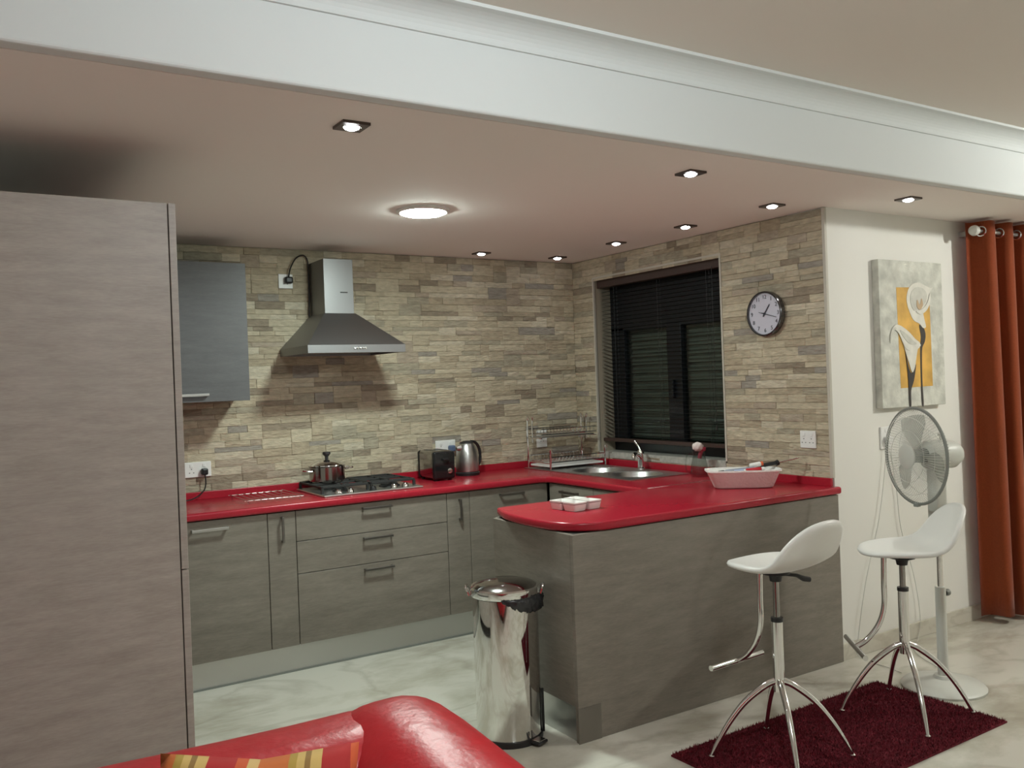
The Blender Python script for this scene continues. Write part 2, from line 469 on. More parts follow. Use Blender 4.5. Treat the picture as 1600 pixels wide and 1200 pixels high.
# window -------------------------------------------------------------------
win = thing('window_1', 'dark framed kitchen window behind lowered black blind', 'window', (0.18, -0.855, WZ0)); win['kind'] = 'structure'
XF0, XF1 = 0.13, 0.18
bm = NB()
bx(bm, XF0, XF1, WY1, WY0, WZ0+0.0, WZ0+0.07, 0.004); bx(bm, XF0, XF1, WY1, WY0, 1.82, WZ1, 0.004)
bx(bm, XF0, XF1, WY0-0.14, WY0, WZ0+0.05, 1.84, 0.004); bx(bm, XF0, XF1, WY1, WY1+0.11, WZ0+0.05, 1.84, 0.004)
add('frame', bm, WFRAME, win)
box('mullion', XF0-0.004, XF1, -0.965, -0.83, WZ0+0.05, 1.84, WFRAME, win, bev=0.004)
for a, b in ((-0.83, WY0-0.13), (WY1+0.10, -0.965)):
    box('pane', 0.150, 0.156, a, b, WZ0+0.06, 1.83, PANE, win)
box('window_handle', XF0-0.025, XF0-0.004, -0.90, -0.885, 1.35, 1.47, WFRAME, win, bev=0.004)
# louvred shutter closed outside the glass
sh = thing('louvred_shutter', 'grey louvred shutter closed outside the kitchen window glass', 'shutter', (0.215, -0.855, WZ0))
box('shutter_frame', 0.225, 0.235, WY1, WY0, WZ0, WZ1, SHUT, sh)
me = None
for k in range(14):
    z = WZ0+0.09+k*0.056
    if me is None:
        bm = NB(); bx(bm, 0.205, 0.225, WY1+0.09, WY0-0.13, z, z+0.045, 0.003)
        for v in bm.verts:
            v.co.x -= (z+0.0225-v.co.z)*0.3
        o = add('louvre', bm, SHUT, sh); me = o.data; z00 = z
    else:
        o = bpy.data.objects.new('louvre', me); COL.objects.link(o); o.parent = sh; o.location = (0, 0, z-z00)
struct(box('window_sill', -0.014, 0.25, WY1+0.001, WY0-0.001, WZ0-0.04, WZ0+0.002, SILL, bev=0.003))
# venetian blind
bl = thing('venetian_blind', 'black venetian blind with brown valance hanging in the kitchen window', 'blind', (0.045, -0.855, 1.05))
box('headrail', 0.012, 0.075, WY1+0.004, WY0-0.004, WZ1-0.065, WZ1-0.002, BLINDR, bl, bev=0.004)
box('bottom_rail', 0.022, 0.068, WY1+0.008, WY0-0.008, 1.055, 1.079, BLINDR, bl, bev=0.004)
zs = 1.10; me = None; k = 0
while zs < WZ1-0.08:
    if me is None:
        bm = NB()
        n = 4
        vs = []
        for yy in (WY1+0.010, WY0-0.010):
            for j in range(n+1):
                t = j/n*2-1
                vs.append(bm.verts.new((0.045+t*0.0125, yy, zs+0.0014*(1-t*t))))
        for j in range(n): bm.faces.new((vs[j], vs[j+1], vs[n+2+j], vs[n+1+j]))
        bmesh.ops.solidify(bm, geom=bm.faces, thickness=0.0011)
        o = add('slat', bm, BLINDM, bl); me = o.data; z00 = zs
    else:
        o = bpy.data.objects.new('slat', me); COL.objects.link(o); o.parent = bl; o.location = (0, 0, zs-z00)
    zs += 0.0262; k += 1
for yy in (-0.42, -0.86, -1.30):
    bm = NB()
    for xx in (0.0315, 0.0585): tube(bm, [(xx, yy, 1.07), (xx, yy, WZ1-0.05)], 0.0012, 4)
    add('ladder_cord', bm, BLINDM, bl)
bm = NB(); tube(bm, [(0.010, -1.37, 1.18), (0.010, -1.37, WZ1-0.05)], 0.0015, 5); lathe(bm, [(0, -.02), (.006, -.016), (.004, .01), (0, .012)], (0.010, -1.37, 1.18), seg=8)
add('pull_cord', bm, BLINDM, bl)

# ------------------------------------------------------------------ kitchen units
PLH = 0.148
DF = -0.600   # door front plane of back run
def hhandle(parent, xc, zc, wd=0.175, y=DF, mat=HANDLE):
    bm = NB()
    bx(bm, xc-wd/2, xc+wd/2, y-0.030, y-0.021, zc-0.007, zc+0.007, 0.002)
    for sx in (-1, 1): bx(bm, xc+sx*(wd/2-0.006)-0.005, xc+sx*(wd/2-0.006)+0.005, y-0.028, y+0.002, zc-0.006, zc+0.006)
    return add('handle', bm, mat, parent, label=None)
def vhandle(parent, xc, z0, z1, y=DF):
    bm = NB()
    bx(bm, xc-0.006, xc+0.006, y-0.030, y-0.021, z0, z1, 0.002)
    for zz in (z0+0.006, z1-0.006): bx(bm, xc-0.005, xc+0.005, y-0.028, y+0.002, zz-0.005, zz+0.005)
    return add('handle', bm, HANDLE, parent)
ZB = W-WT-0.004
def unit(label, x0, x1, name='base_cabinet'):
    t = thing(name, label, 'cabinet', ((x0+x1)/2, -0.3, PLH), 'base units along the stone wall')
    box('body', x0+0.001, x1-0.001, DF+0.021, -0.02, PLH, ZB, DARKGAP, t)
    return t
def front(t, x0, x1, z0, z1, name='door', mat=None):
    return box(name, x0+0.0018, x1-0.0018, DF, DF+0.02, z0+0.0018, z1-0.0018, mat or WOOD, t, bev=0.0012, seg=1)
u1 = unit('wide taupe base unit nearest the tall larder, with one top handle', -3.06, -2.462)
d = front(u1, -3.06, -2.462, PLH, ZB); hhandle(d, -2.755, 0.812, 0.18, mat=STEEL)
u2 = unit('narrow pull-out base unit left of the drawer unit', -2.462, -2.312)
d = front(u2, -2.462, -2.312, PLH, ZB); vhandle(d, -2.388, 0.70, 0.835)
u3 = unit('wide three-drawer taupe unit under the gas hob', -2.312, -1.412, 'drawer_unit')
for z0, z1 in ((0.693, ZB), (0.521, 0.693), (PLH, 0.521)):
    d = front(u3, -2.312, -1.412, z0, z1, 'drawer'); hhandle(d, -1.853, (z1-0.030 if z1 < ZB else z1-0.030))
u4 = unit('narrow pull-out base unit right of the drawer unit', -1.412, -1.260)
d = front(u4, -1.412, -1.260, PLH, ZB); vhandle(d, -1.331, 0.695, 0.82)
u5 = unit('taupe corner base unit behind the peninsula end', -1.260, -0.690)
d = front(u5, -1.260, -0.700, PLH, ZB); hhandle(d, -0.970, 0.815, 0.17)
# sink run, fronts face -x
SX = -0.700
t = thing('sink_cabinet', 'taupe base unit under the sink in front of the window', 'cabinet', (-0.35, -1.05, PLH))
box('body', SX+0.021, -0.02, -1.53, -0.625, PLH, W-0.21, DARKGAP, t)
for a, b in ((-1.07, -0.622), (-1.53, -1.07)):
    dd = box('door', SX, SX+0.02, a+0.002, b-0.002, PLH+0.002, ZB-0.002, WOOD, t, bev=0.0012, seg=1)
    bm = NB(); yc = (a+b)/2
    bx(bm, SX-0.030, SX-0.021, yc-0.085, yc+0.085, 0.808, 0.822, 0.002)
    for s in (-1, 1): bx(bm, SX-0.028, SX+0.002, yc+s*0.079-0.005, yc+s*0.079+0.005, 0.809, 0.821)
    add('handle', bm, HANDLE, dd)
pl = thing('plinth', 'long brushed aluminium plinth under the base units', 'plinth', (-1.9, -0.55, 0))
box('plinth_board', -3.15, -0.64, -0.552, -0.536, 0.0, PLH, PLINTH, pl, bev=0.001, seg=1)
box('plinth_board', -0.655, -0.640, -1.56, -0.552, 0.0, PLH, PLINTH, pl, bev=0.001, seg=1)
box('seal_strip', -3.15, -0.655, -0.558, -0.552, 0.0, 0.010, FANG, pl)
# peninsula
PX = -1.687
pen = thing('peninsula_cabinet', 'taupe wood peninsula unit carrying the red breakfast bar', 'cabinet', (-0.85, -1.9, 0))
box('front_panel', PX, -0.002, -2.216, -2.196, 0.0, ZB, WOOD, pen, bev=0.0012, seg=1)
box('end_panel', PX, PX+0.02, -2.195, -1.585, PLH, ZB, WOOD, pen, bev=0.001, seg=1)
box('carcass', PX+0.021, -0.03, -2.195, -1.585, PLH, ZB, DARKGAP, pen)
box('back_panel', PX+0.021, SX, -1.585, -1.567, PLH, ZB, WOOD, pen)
box('end_plinth', PX+0.012, PX+0.024, -2.195, -1.60, 0.0, PLH, STEEL, pen, label='brushed steel plinth below the end panel')
box('panel_sheen_patch', PX-0.003, PX+0.115, -2.219, -2.216, 0.0, 0.145, pm('panel_sheen', (0.17, 0.155, 0.13), 0.3, 0.25), pen, label='added patch for the sheen on the wood panel at floor level')  # sheen low on the wood panel, put in as an added thin patch
# tall larder unit
tu = thing('tall_unit', 'floor to ceiling taupe wood larder unit at the left edge', 'cabinet', (-3.5, -1.5, 0))
TX = -3.190; TY = -2.080; TZ = 2.130
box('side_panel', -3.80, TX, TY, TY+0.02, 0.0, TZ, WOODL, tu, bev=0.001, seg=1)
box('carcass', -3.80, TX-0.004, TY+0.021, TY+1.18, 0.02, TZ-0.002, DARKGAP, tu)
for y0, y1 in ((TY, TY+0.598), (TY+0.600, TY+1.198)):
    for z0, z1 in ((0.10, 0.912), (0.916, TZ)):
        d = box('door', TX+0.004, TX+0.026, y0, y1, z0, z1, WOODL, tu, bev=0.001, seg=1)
box('base_rail', TX-0.06, TX-0.045, TY+0.021, TY+1.19, 0.0, 0.1, PLINTH, tu)
# wall cabinet
wc = thing('wall_cabinet', 'grey wall cabinet with steel bottom handle beside the tall unit', 'cabinet', (-2.75, -0.17, 1.45))
box('body', -3.05, -2.452, -0.31, -0.016, 1.45, 2.19, GREY, wc, bev=0.001, seg=1)
d = box('door', -3.05, -2.452, -0.331, -0.311, 1.447, 2.192, GREY, wc, bev=0.001, seg=1)
hhandle(d, -2.76, 1.485, 0.175, y=-0.331, mat=STEEL)

# worktop --------------------------------------------------------------------
wt = thing('worktop', 'glossy red U-shaped worktop running into the rounded breakfast bar', 'worktop', (-1.2, -1.0, W-WT))
end = smoothpath([(-1.640, -1.548, 0), (-1.690, -1.70, 0), (-1.708, -1.89, 0), (-1.697, -2.06, 0), (-1.645, -2.172, 0), (-1.53, -2.232, 0)], 5)
outl = [(-3.15, -0.016), (-3.15, -0.625), (-0.78, -0.625), (-0.735, -0.64), (-0.72, -0.69), (-0.72, -1.50), (-0.735, -1.535), (-0.77, -1.545)] + [(v.x, v.y) for v in end] + [(0.002, -2.232), (0.002, -LW-0.003), (-0.014, -LW-0.003), (-0.014, -0.016)]
SH = (-0.520, -0.100, -1.185, -0.42)   # sink cut-out
hole = [(SH[0], SH[2]), (SH[1], SH[2]), (SH[1], SH[3]), (SH[0], SH[3])]
bm = NB(); plate(bm, outl, [hole], W-WT, W)
bm.normal_update()
es = []
for e in bm.edges:
    if len(e.link_faces) == 2 and e.calc_face_angle(0) > 1.2:
        if abs(e.verts[0].co.z-e.verts[1].co.z) < 1e-5:
            mx = (e.verts[0].co+e.verts[1].co)/2
            if not (SH[0]-.01 < mx.x < SH[1]+.01 and SH[2]-.01 < mx.y < SH[3]+.01): es.append(e)
bmesh.ops.bevel(bm, geom=es, offset=0.011, segments=3, affect='EDGES', profile=0.5)
add('slab', bm, RED, wt, smooth=True)
box('upstand', -3.15, -0.034, -0.036, -0.0165, W-0.001, W+0.042, RED, wt, bev=0.003)
box('upstand', -0.034, -0.0145, -LW-0.002, -0.0165, W-0.001, W+0.042, RED, wt, bev=0.003)
box('joint_strip', -0.70, -0.04, -1.553, -1.545, W-0.001, W+0.0022, STEEL, wt)

# sink ------------------------------------------------------------------------
sk = thing('sink', 'stainless double round bowl sink with drainer below the window', 'sink', (-0.31, -0.7, W))
ol = [(-0.545, -1.225), (-0.075, -1.225), (-0.075, -0.10), (-0.545, -0.10)]
B1, B2, BR = (-0.315, -0.625), (-0.315, -0.995), 0.168
bm = NB(); plate(bm, ol, [circ(*B1, BR, 40), circ(*B2, BR, 40)], W+0.0005, W+0.005)
add('rim', bm, STEEL, sk)
for c in (B1, B2):
    bm = NB(); lathe(bm, [(BR+0.001, 0.004), (BR-0.006, -0.004), (BR-0.012, -0.12), (BR-0.04, -0.150), (0.03, -0.155), (0.0, -0.157)], (c[0], c[1], W), seg=40)
    b_ = add('bowl', bm, STEEL, sk, smooth=True)
    bm = NB(); lathe(bm, [(0.0, 0.006), (0.025, 0.005), (0.034, 0.002), (0.036, -0.001)], (c[0], c[1], W-0.154), seg=20)
    add('drain', bm, CHROME, b_, smooth=True)
bm = NB()
for k in range(9):
    xx = -0.49+k*0.042
    bx(bm, xx-0.006, xx+0.006, -0.41, -0.14, W+0.0045, W+0.0075, 0.0014, 1)
add('drainer_ridges', bm, STEEL, sk)
tp = thing('kitchen_tap', 'chrome single lever mixer tap behind the sink bowls', 'tap', (-0.105, -0.805, W+0.005))
tc = Vector((-0.105, -0.805, W+0.005))
bm = NB(); lathe(bm, [(0, 0), (0.027, 0), (0.027, 0.006), (0.021, 0.012), (0.019, 0.085), (0.022, 0.095), (0.020, 0.118), (0.010, 0.128), (0, 0.130)], tc, seg=20); add('body', bm, CHROME, tp, smooth=True)
bm = NB(); tube(bm, smoothpath([tc+Vector(p) for p in [(0, 0, 0.06), (-0.04, -0.025, 0.088), (-0.095, -0.06, 0.105), (-0.125, -0.08, 0.098), (-0.132, -0.085, 0.078)]], 5), [0.013]*16+[0.012]*4+[0.011], 10); add('spout', bm, CHROME, tp, smooth=True)
bm = NB(); tube(bm, [tc+Vector(p) for p in [(0, 0, 0.12), (-0.002, 0.015, 0.145), (-0.012, 0.045, 0.180)]], [0.010, 0.008, 0.007], 10); add('lever', bm, CHROME, tp, smooth=True)

# hob -------------------------------------------------------------------------
hb = thing('gas_hob', 'stainless gas hob with black cast grates on the red worktop', 'hob', (-1.83, -0.30, W))
HX0, HX1, HY0, HY1 = -2.13, -1.53, -0.545, -0.075
box('hob_plate', HX0, HX1, HY0, HY1, W+0.0005, W+0.012, STEEL, hb, bev=0.004)
for (cx, cy, r) in ((-1.98, -0.19, 0.045), (-1.68, -0.19, 0.035), (-1.98, -0.40, 0.035), (-1.68, -0.40, 0.05)):
    bm = NB(); lathe(bm, [(r+0.012, 0), (r+0.010, 0.008), (r, 0.010), (r, 0.018), (r-0.006, 0.021), (0, 0.022)], (cx, cy, W+0.012), seg=20)
    add('burner', bm, IRON, hb, smooth=True)
for x0, x1 in ((HX0+0.02, -1.842), (-1.818, HX1-0.02)):
    bm = NB(); z0 = W+0.040
    y0, y1 = HY0+0.085, HY1-0.015
    for xx in (x0, (x0+x1)/2, x1): bx(bm, xx-0.006, xx+0.006, y0, y1, z0, z0+0.012, 0.002, 1)
    for yy in (y0, -0.19, (y0+y1)/2, -0.40, y1): bx(bm, x0, x1, yy-0.006, yy+0.006, z0, z0+0.012, 0.002, 1)
    for xx in (x0, x1):
        for yy in (y0, y1): bx(bm, xx-0.007, xx+0.007, yy-0.007, yy+0.007, W+0.011, z0+0.004)
    add('grate', bm, IRON, hb)
for xx, mt in ((-2.035, CHROME), (-1.965, CHROME), (-1.83, BLACK), (-1.70, CHROME), (-1.63, CHROME)):
    bm = NB(); lathe(bm, [(0.020, 0), (0.018, 0.016), (0.014, 0.022), (0, 0.023)], (xx, HY0+0.036, W+0.012), seg=16)
    bx(bm, xx-0.003, xx+0.003, HY0+0.020, HY0+0.052, W+0.03, W+0.037)
    add('knob', bm, mt, hb, smooth=True)
# cooking pot
pc = Vector((-1.985, -0.205, W+0.0525))
pt = thing('cooking_pot', 'steel lidded pot with black knob on the hob', 'pot', pc)
bm = NB(); lathe(bm, [(0, 0), (0.095, 0), (0.103, 0.008), (0.103, 0.088), (0.107, 0.092), (0.102, 0.093), (0.098, 0.088), (0.098, 0.01), (0, 0.01)], pc, seg=36); add('body', bm, CHROMED, pt, smooth=True)
lid_bm = NB(); lathe(lid_bm, [(0.106, 0.094), (0.105, 0.099), (0.085, 0.112), (0.045, 0.126), (0.012, 0.130), (0, 0.130)], pc, seg=36); lid = add('lid', lid_bm, CHROME, pt, smooth=True)
bm = NB(); lathe(bm, [(0.010, 0.128), (0.010, 0.145), (0.024, 0.160), (0.022, 0.172), (0, 0.174)], pc, seg=18); add('lid_knob', bm, BLACK, lid, smooth=True)
for s in (-1, 1):
    bm = NB(); tube(bm, smoothpath([pc+Vector(p) for p in [(s*0.100, -0.035, 0.070), (s*0.145, -0.03, 0.074), (s*0.150, 0, 0.075), (s*0.145, 0.03, 0.074), (s*0.100, 0.035, 0.070)]], 4), 0.006, 8); add('side_handle', bm, CHROME, pt, smooth=True)
# wire trivet
tv = thing('wire_rack', 'low chrome wire cooling rack lying left of the hob', 'rack', (-2.37, -0.30, W))
for yy in (-0.47, -0.14):
    bm = NB(); tube(bm, [(-2.54, yy, W+0.017), (-2.22, yy, W+0.017)], 0.0022, 6)
    for xx in (-2.52, -2.24): tube(bm, [(xx, yy, W+0.001), (xx, yy, W+0.017)], 0.003, 6)
    add('rail', bm, CHROME, tv)
for k in range(9):
    xx = -2.53+k*0.0375
    bm = NB(); tube(bm, [(xx, -0.49, W+0.0205), (xx, -0.12, W+0.0205)], 0.0020, 6)
    add('wire', bm, pm('wire_red_tint', (0.5, 0.42, 0.42), 0.15, 1.0) if k == 0 else MATS['wire_red_tint'], tv)
# toaster
tt = Vector((-1.275, -0.215, W))
ta = thing('toaster', 'black and steel two-slice toaster beside the kettle', 'toaster', tt)
bm = NB(); bx(bm, tt.x-0.072, tt.x+0.072, tt.y-0.105, tt.y+0.105, W+0.012, W+0.185, 0.022, 4); tb = add('body', bm, CHROMED, ta, smooth=True)
box('end_cap', tt.x-0.075, tt.x+0.075, tt.y-0.118, tt.y-0.080, W+0.008, W+0.182, BLACKG, ta, bev=0.016, seg=3, smooth=True)
box('end_cap', tt.x-0.075, tt.x+0.075, tt.y+0.080, tt.y+0.118, W+0.008, W+0.182, BLACKG, ta, bev=0.016, seg=3, smooth=True)
for sx in (-0.034, 0.034): box('bread_slot', tt.x+sx-0.013, tt.x+sx+0.013, tt.y-0.07, tt.y+0.07, W+0.180, W+0.1865, BLACK, ta)
box('lever', tt.x-0.02, tt.x+0.02, tt.y-0.140, tt.y-0.116, W+0.125, W+0.140, BLACK, ta, bev=0.004)
bm = NB(); lathe(bm, [(0.018, 0), (0.016, 0.012), (0, 0.014)], (tt.x+0.030, tt.y-0.117, W+0.06), axis='-y', seg=16); add('dial', bm, CHROME, ta, smooth=True)
for dx, dy in ((-.05, -.085), (.05, -.085), (-.05, .085), (.05, .085)):
    bm = NB(); lathe(bm, [(0, 0), (0.012, 0), (0.012, 0.012), (0, 0.012)], (tt.x+dx, tt.y+dy, W+0.0005), seg=10); add('foot', bm, BLACK, ta)
# kettle
kc = Vector((-1.015, -0.150, W))
kt = thing('electric_kettle', 'domed brushed steel electric kettle near the corner socket', 'kettle', kc)
bm = NB(); lathe(bm, [(0, 0.0005), (0.078, 0.0005), (0.080, 0.018), (0.074, 0.024), (0, 0.024)], kc, seg=32); add('power_base', bm, BLACK, kt, smooth=True)
bm = NB(); lathe(bm, [(0, 0.026), (0.074, 0.026), (0.076, 0.04), (0.075, 0.09), (0.069, 0.15), (0.058, 0.19), (0.046, 0.207)], kc, seg=32); add('body', bm, STEEL, kt, smooth=True)
bm = NB(); lathe(bm, [(0.047, 0.206), (0.042, 0.214), (0.02, 0.222), (0, 0.223)], kc, seg=28); add('lid', bm, BLACK, kt, smooth=True)
bm = NB(); tube(bm, smoothpath([kc+Vector(p) for p in [(0.035, 0.01, 0.215), (0.075, 0.015, 0.205), (0.105, 0.02, 0.16), (0.108, 0.02, 0.09), (0.080, 0.015, 0.045)]], 5), 0.010, 8); add('handle', bm, BLACK, kt, smooth=True)
bm = NB(); lathe(bm, [(0.022, 0), (0.014, 0.03), (0.008, 0.032)], kc+Vector((-0.052, -0.01, 0.178)), axis='-x', seg=12); add('spout', bm, STEEL, kt, smooth=True)
# two-tier dish rack
dr = thing('dish_rack', 'empty chrome two-tier dish rack on the sink drainer', 'dish rack', (-0.30, -0.27, W+0.008))
DX0, DX1, DY0, DY1 = -0.53, -0.075, -0.40, -0.135
zb = W+0.0085
for xx in (DX0, DX1):
    for yy, top in ((DY1, 0.335), (DY0, 0.13)):
        bm = NB()
        tube(bm, smoothpath([(xx, yy, zb), (xx, yy, zb+top-0.02), (xx, yy-0.010, zb+top), (xx, yy-0.022, zb+top-0.018)], 5), 0.0068, 8)
        add('post', bm, CHROME, dr, smooth=True)
    bm = NB(); tube(bm, smoothpath([(xx, DY1-0.06, zb+0.17), (xx, DY1-0.06, zb+0.32), (xx, DY1-0.07, zb+0.345), (xx, DY1-0.085, zb+0.325)], 5), 0.0045, 8); tube(bm, [(xx, DY1, zb+0.20), (xx, DY1-0.17, zb+0.20)], 0.004, 6); tube(bm, [(xx, DY1, zb+0.04), (xx, DY0, zb+0.04)], 0.004, 6)
    add('side_frame', bm, CHROME, dr, smooth=True)
for zz, y0, y1, nm in ((0.045, DY0, DY1, 'lower_tier'), (0.225, DY1-0.17, DY1, 'upper_tier')):
    bm = NB()
    for yy in (y0, y1):
        for dz in (0, 0.035): tube(bm, [(DX0, yy, zb+zz+dz), (DX1, yy, zb+zz+dz)], 0.0035, 6)
    for k in range(16):
        xx = DX0+0.02+k*(DX1-DX0-0.04)/15
        tube(bm, [(xx, y0, zb+zz+0.035), (xx, y0+0.01, zb+zz), (xx, y1-0.01, zb+zz), (xx, y1, zb+zz+0.035)], 0.0018, 5)
    add(nm, bm, CHROME, dr)
box('drip_tray', DX0+0.01, DX1-0.01, DY0+0.01, DY1-0.01, zb+0.012, zb+0.026, WHITEP, dr, bev=0.005)
box('upper_drip_tray', DX0+0.01, DX1-0.01, DY1-0.16, DY1-0.01, zb+0.203, zb+0.212, STEEL, dr, bev=0.003)
# glass jug with cleaning brush
jc = Vector((-0.13, -1.355, W))
jg = thing('glass_jug', 'clear glass jug with handle by the window end of the sink', 'jug', jc)
bm = NB(); lathe(bm, [(0, 0.002), (0.046, 0.002), (0.052, 0.010), (0.050, 0.06), (0.036, 0.12), (0.040, 0.150), (0.037, 0.150), (0.033, 0.12), (0.047, 0.06), (0.047, 0.012), (0, 0.010)], jc, seg=28); add('body', bm, GLASS, jg, smooth=True)
bm = NB(); tube(bm, smoothpath([jc+Vector(p) for p in [(-0.036, 0.010, 0.135), (-0.068, 0.025, 0.130), (-0.078, 0.03, 0.08), (-0.072, 0.028, 0.035), (-0.046, 0.018, 0.03)]], 5), 0.005, 8); add('handle', bm, GLASS, jg, smooth=True)
sp = thing('dish_sponge', 'pink and white sponge pushed into the glass jug', 'sponge', jc+Vector((0, 0, 0.09)))
bm = NB(); bmesh.ops.create_icosphere(bm, subdivisions=3, radius=0.032)
for v in bm.verts:
    n_ = 1+0.12*math.sin(v.co.x*190)*math.cos(v.co.y*170+v.co.z*150)
    v.co = Vector((v.co.x*n_, v.co.y*n_, v.co.z*0.85*n_))+jc+Vector((-0.004, 0.004, 0.175))
add('puff', bm, pm('sponge_white', (0.75, 0.66, 0.63), 0.9), sp, smooth='all')
bm = NB(); tube(bm, smoothpath([jc+Vector(p) for p in [(0.004, 0, 0.105), (0.008, -0.004, 0.13), (0.018, -0.010, 0.155), (0.021, -0.013, 0.172)]], 4), [0.012]*8+[0.02]*5, 10); add('cloth', bm, pm('sponge_red', (0.36, 0.03, 0.06), 0.8), sp, smooth=True)

# oblong ceramic dish with kitchen bits
def oblong(cx, cy, lx, ly, rot, z, corner=0.25, n=40):
    pts = []
    for k in range(n):
        a = 2*PI*k/n; c, s = math.cos(a), math.sin(a); e = 0.42
        x = math.copysign(abs(c)**e, c)*lx/2; y = math.copysign(abs(s)**e, s)*ly/2
        pts.append(Vector((cx+x*math.cos(rot)-y*math.sin(rot), cy+x*math.sin(rot)+y*math.cos(rot), z)))
    return pts
BC = Vector((-0.335, -1.885, W)); BROT = -0.66
bk = thing('oblong_dish', 'white embossed oblong ceramic dish on the breakfast bar', 'dish', BC)
bm = NB(); loops = []
for lx, ly, z in ((0.28, 0.115, 0.001), (0.30, 0.13, 0.006), (0.365, 0.185, 0.082), (0.385, 0.20, 0.088), (0.385, 0.20, 0.096), (0.365, 0.182, 0.096), (0.352, 0.170, 0.085), (0.295, 0.12, 0.014)):
    loops.append([bm.verts.new(p) for p in oblong(BC.x, BC.y, lx, ly, BROT, W+z)])
for a, b in zip(loops, loops[1:]):
    for k in range(40): bm.faces.new((a[k], a[(k+1) % 40], b[(k+1) % 40], b[k]))
bm.faces.new(loops[0][::-1]); bm.faces.new(loops[-1])
add('body', bm, CERAMP, bk, smooth=True)
def bloc(u, v, z):
    return Vector((BC.x+u*math.cos(BROT)-v*math.sin(BROT), BC.y+u*math.sin(BROT)+v*math.cos(BROT), W+z))
kn = thing('kitchen_knife', 'black handled knife sticking out of the oblong dish', 'knife', bloc(0.1, 0.0, 0.09))
bm = NB(); tube(bm, [bloc(-0.02, 0.045, 0.080), bloc(0.10, 0.05, 0.104), bloc(0.185, 0.055, 0.118)], [0.009, 0.011, 0.010], 8); add('handle', bm, BLACK, kn, smooth=True)
bm = NB(); tube(bm, [bloc(0.18, 0.052, 0.114), bloc(0.195, 0.056, 0.120)], 0.015, 8); add('guard', bm, BLACK, kn, smooth=True)
bm = NB(); tube(bm, [bloc(0.19, 0.055, 0.119), bloc(0.30, 0.065, 0.140), bloc(0.31, 0.066, 0.142)], [0.004, 0.004, 0.001], 6); add('blade', bm, CHROME, kn)
def packet(name, label, u0, v0, u1, v1, z0, z1, r, mat, cap=None):
    o_ = thing(name, label, name.replace('_', ' '), bloc((u0+u1)/2, (v0+v1)/2, min(z0, z1)), 'bits lying in the oblong dish')
    bm = NB(); a, b = bloc(u0, v0, z0), bloc(u1, v1, z1); dd = (b-a)
    tube(bm, [a, a+dd*0.04, a+dd*0.9, b], [r*0.8, r, r, r*0.6], 12); add('barrel', bm, mat, o_, smooth=True)
    if cap:
        bm = NB(); tube(bm, [b-dd*0.02, b+dd*0.16], [r*0.9, r*0.85], 12); add('cap', bm, cap, o_, smooth=True)
packet('marker_pen', 'grey tube with black end lying in the oblong dish', 0.06, -0.02, -0.10, -0.01, 0.098, 0.082, 0.012, pm('tube_grey', (0.28, 0.30, 0.36), 0.4), BLACK)
packet('lighter', 'red plastic lighter lying in the oblong dish', 0.01, -0.045, 0.09, -0.05, 0.090, 0.098, 0.012, pm('lighter_red', (0.5, 0.02, 0.03), 0.3), WHITEP)
packet('lip_balm', 'small white tube with orange cap in the oblong dish', 0.04, 0.02, 0.10, 0.025, 0.108, 0.118, 0.013, WHITEP, pm('cap_orange', (0.7, 0.12, 0.04), 0.4))
packet('battery', 'white and blue striped stick in the oblong dish', -0.05, -0.04, 0.0, -0.045, 0.086, 0.090, 0.010, pm('stick_blue', (0.35, 0.42, 0.6), 0.4), WHITEP)

# four square dip bowls
def dipbowl(cx, cy, label):
    t_ = thing('dip_bowl', label, 'bowl', (cx, cy, W), 'small square dip bowls')
    bm = NB(); L_ = []
    R_ = 0.12
    for s, z in ((0.066, 0.0008), (0.072, 0.004), (0.084, 0.036), (0.086, 0.041), (0.080, 0.041), (0.077, 0.037), (0.066, 0.009)):
        ring = []
        for k in range(24):
            a = 2*PI*k/24; c, s_ = math.cos(a), math.sin(a); e = 0.24
            x = math.copysign(abs(c)**e, c)*s/2; y = math.copysign(abs(s_)**e, s_)*s/2
            ring.append(bm.verts.new((cx+x*math.cos(R_)-y*math.sin(R_), cy+x*math.sin(R_)+y*math.cos(R_), W+z)))
        L_.append(ring)
    for a, b in zip(L_, L_[1:]):
        for k in range(24): bm.faces.new((a[k], a[(k+1) % 24], b[(k+1) % 24], b[k]))
    bm.faces.new(L_[0][::-1]); bm.faces.new(L_[-1])
    add('body', bm, CERAM, t_, smooth=True)
    bm = NB()
    pts = []
    for k in range(24):
        a = 2*PI*k/24; c, s_ = math.cos(a), math.sin(a); e = 0.24
        x = math.copysign(abs(c)**e, c)*0.0416; y = math.copysign(abs(s_)**e, s_)*0.0416
        pts.append((cx+x*math.cos(R_)-y*math.sin(R_), cy+x*math.sin(R_)+y*math.cos(R_), W+0.0335))
    tube(bm, pts, 0.0016, 5, closed=True)
    add('rim_line', bm, pm('rim_brown', (0.16, 0.09, 0.08), 0.4) if 'rim_brown' not in MATS else MATS['rim_brown'], t_)
dc = Vector((-1.405, -1.85))
dipbowl(dc.x-0.046, dc.y+0.036, 'square white dip bowl at the left of the group of four')
dipbowl(dc.x+0.043, dc.y+0.050, 'square white dip bowl at the back, farthest from the viewer')
dipbowl(dc.x-0.036, dc.y-0.053, 'square white dip bowl at the front, nearest the bar edge')
dipbowl(dc.x+0.056, dc.y-0.042, 'square white dip bowl at the right of the group of four')

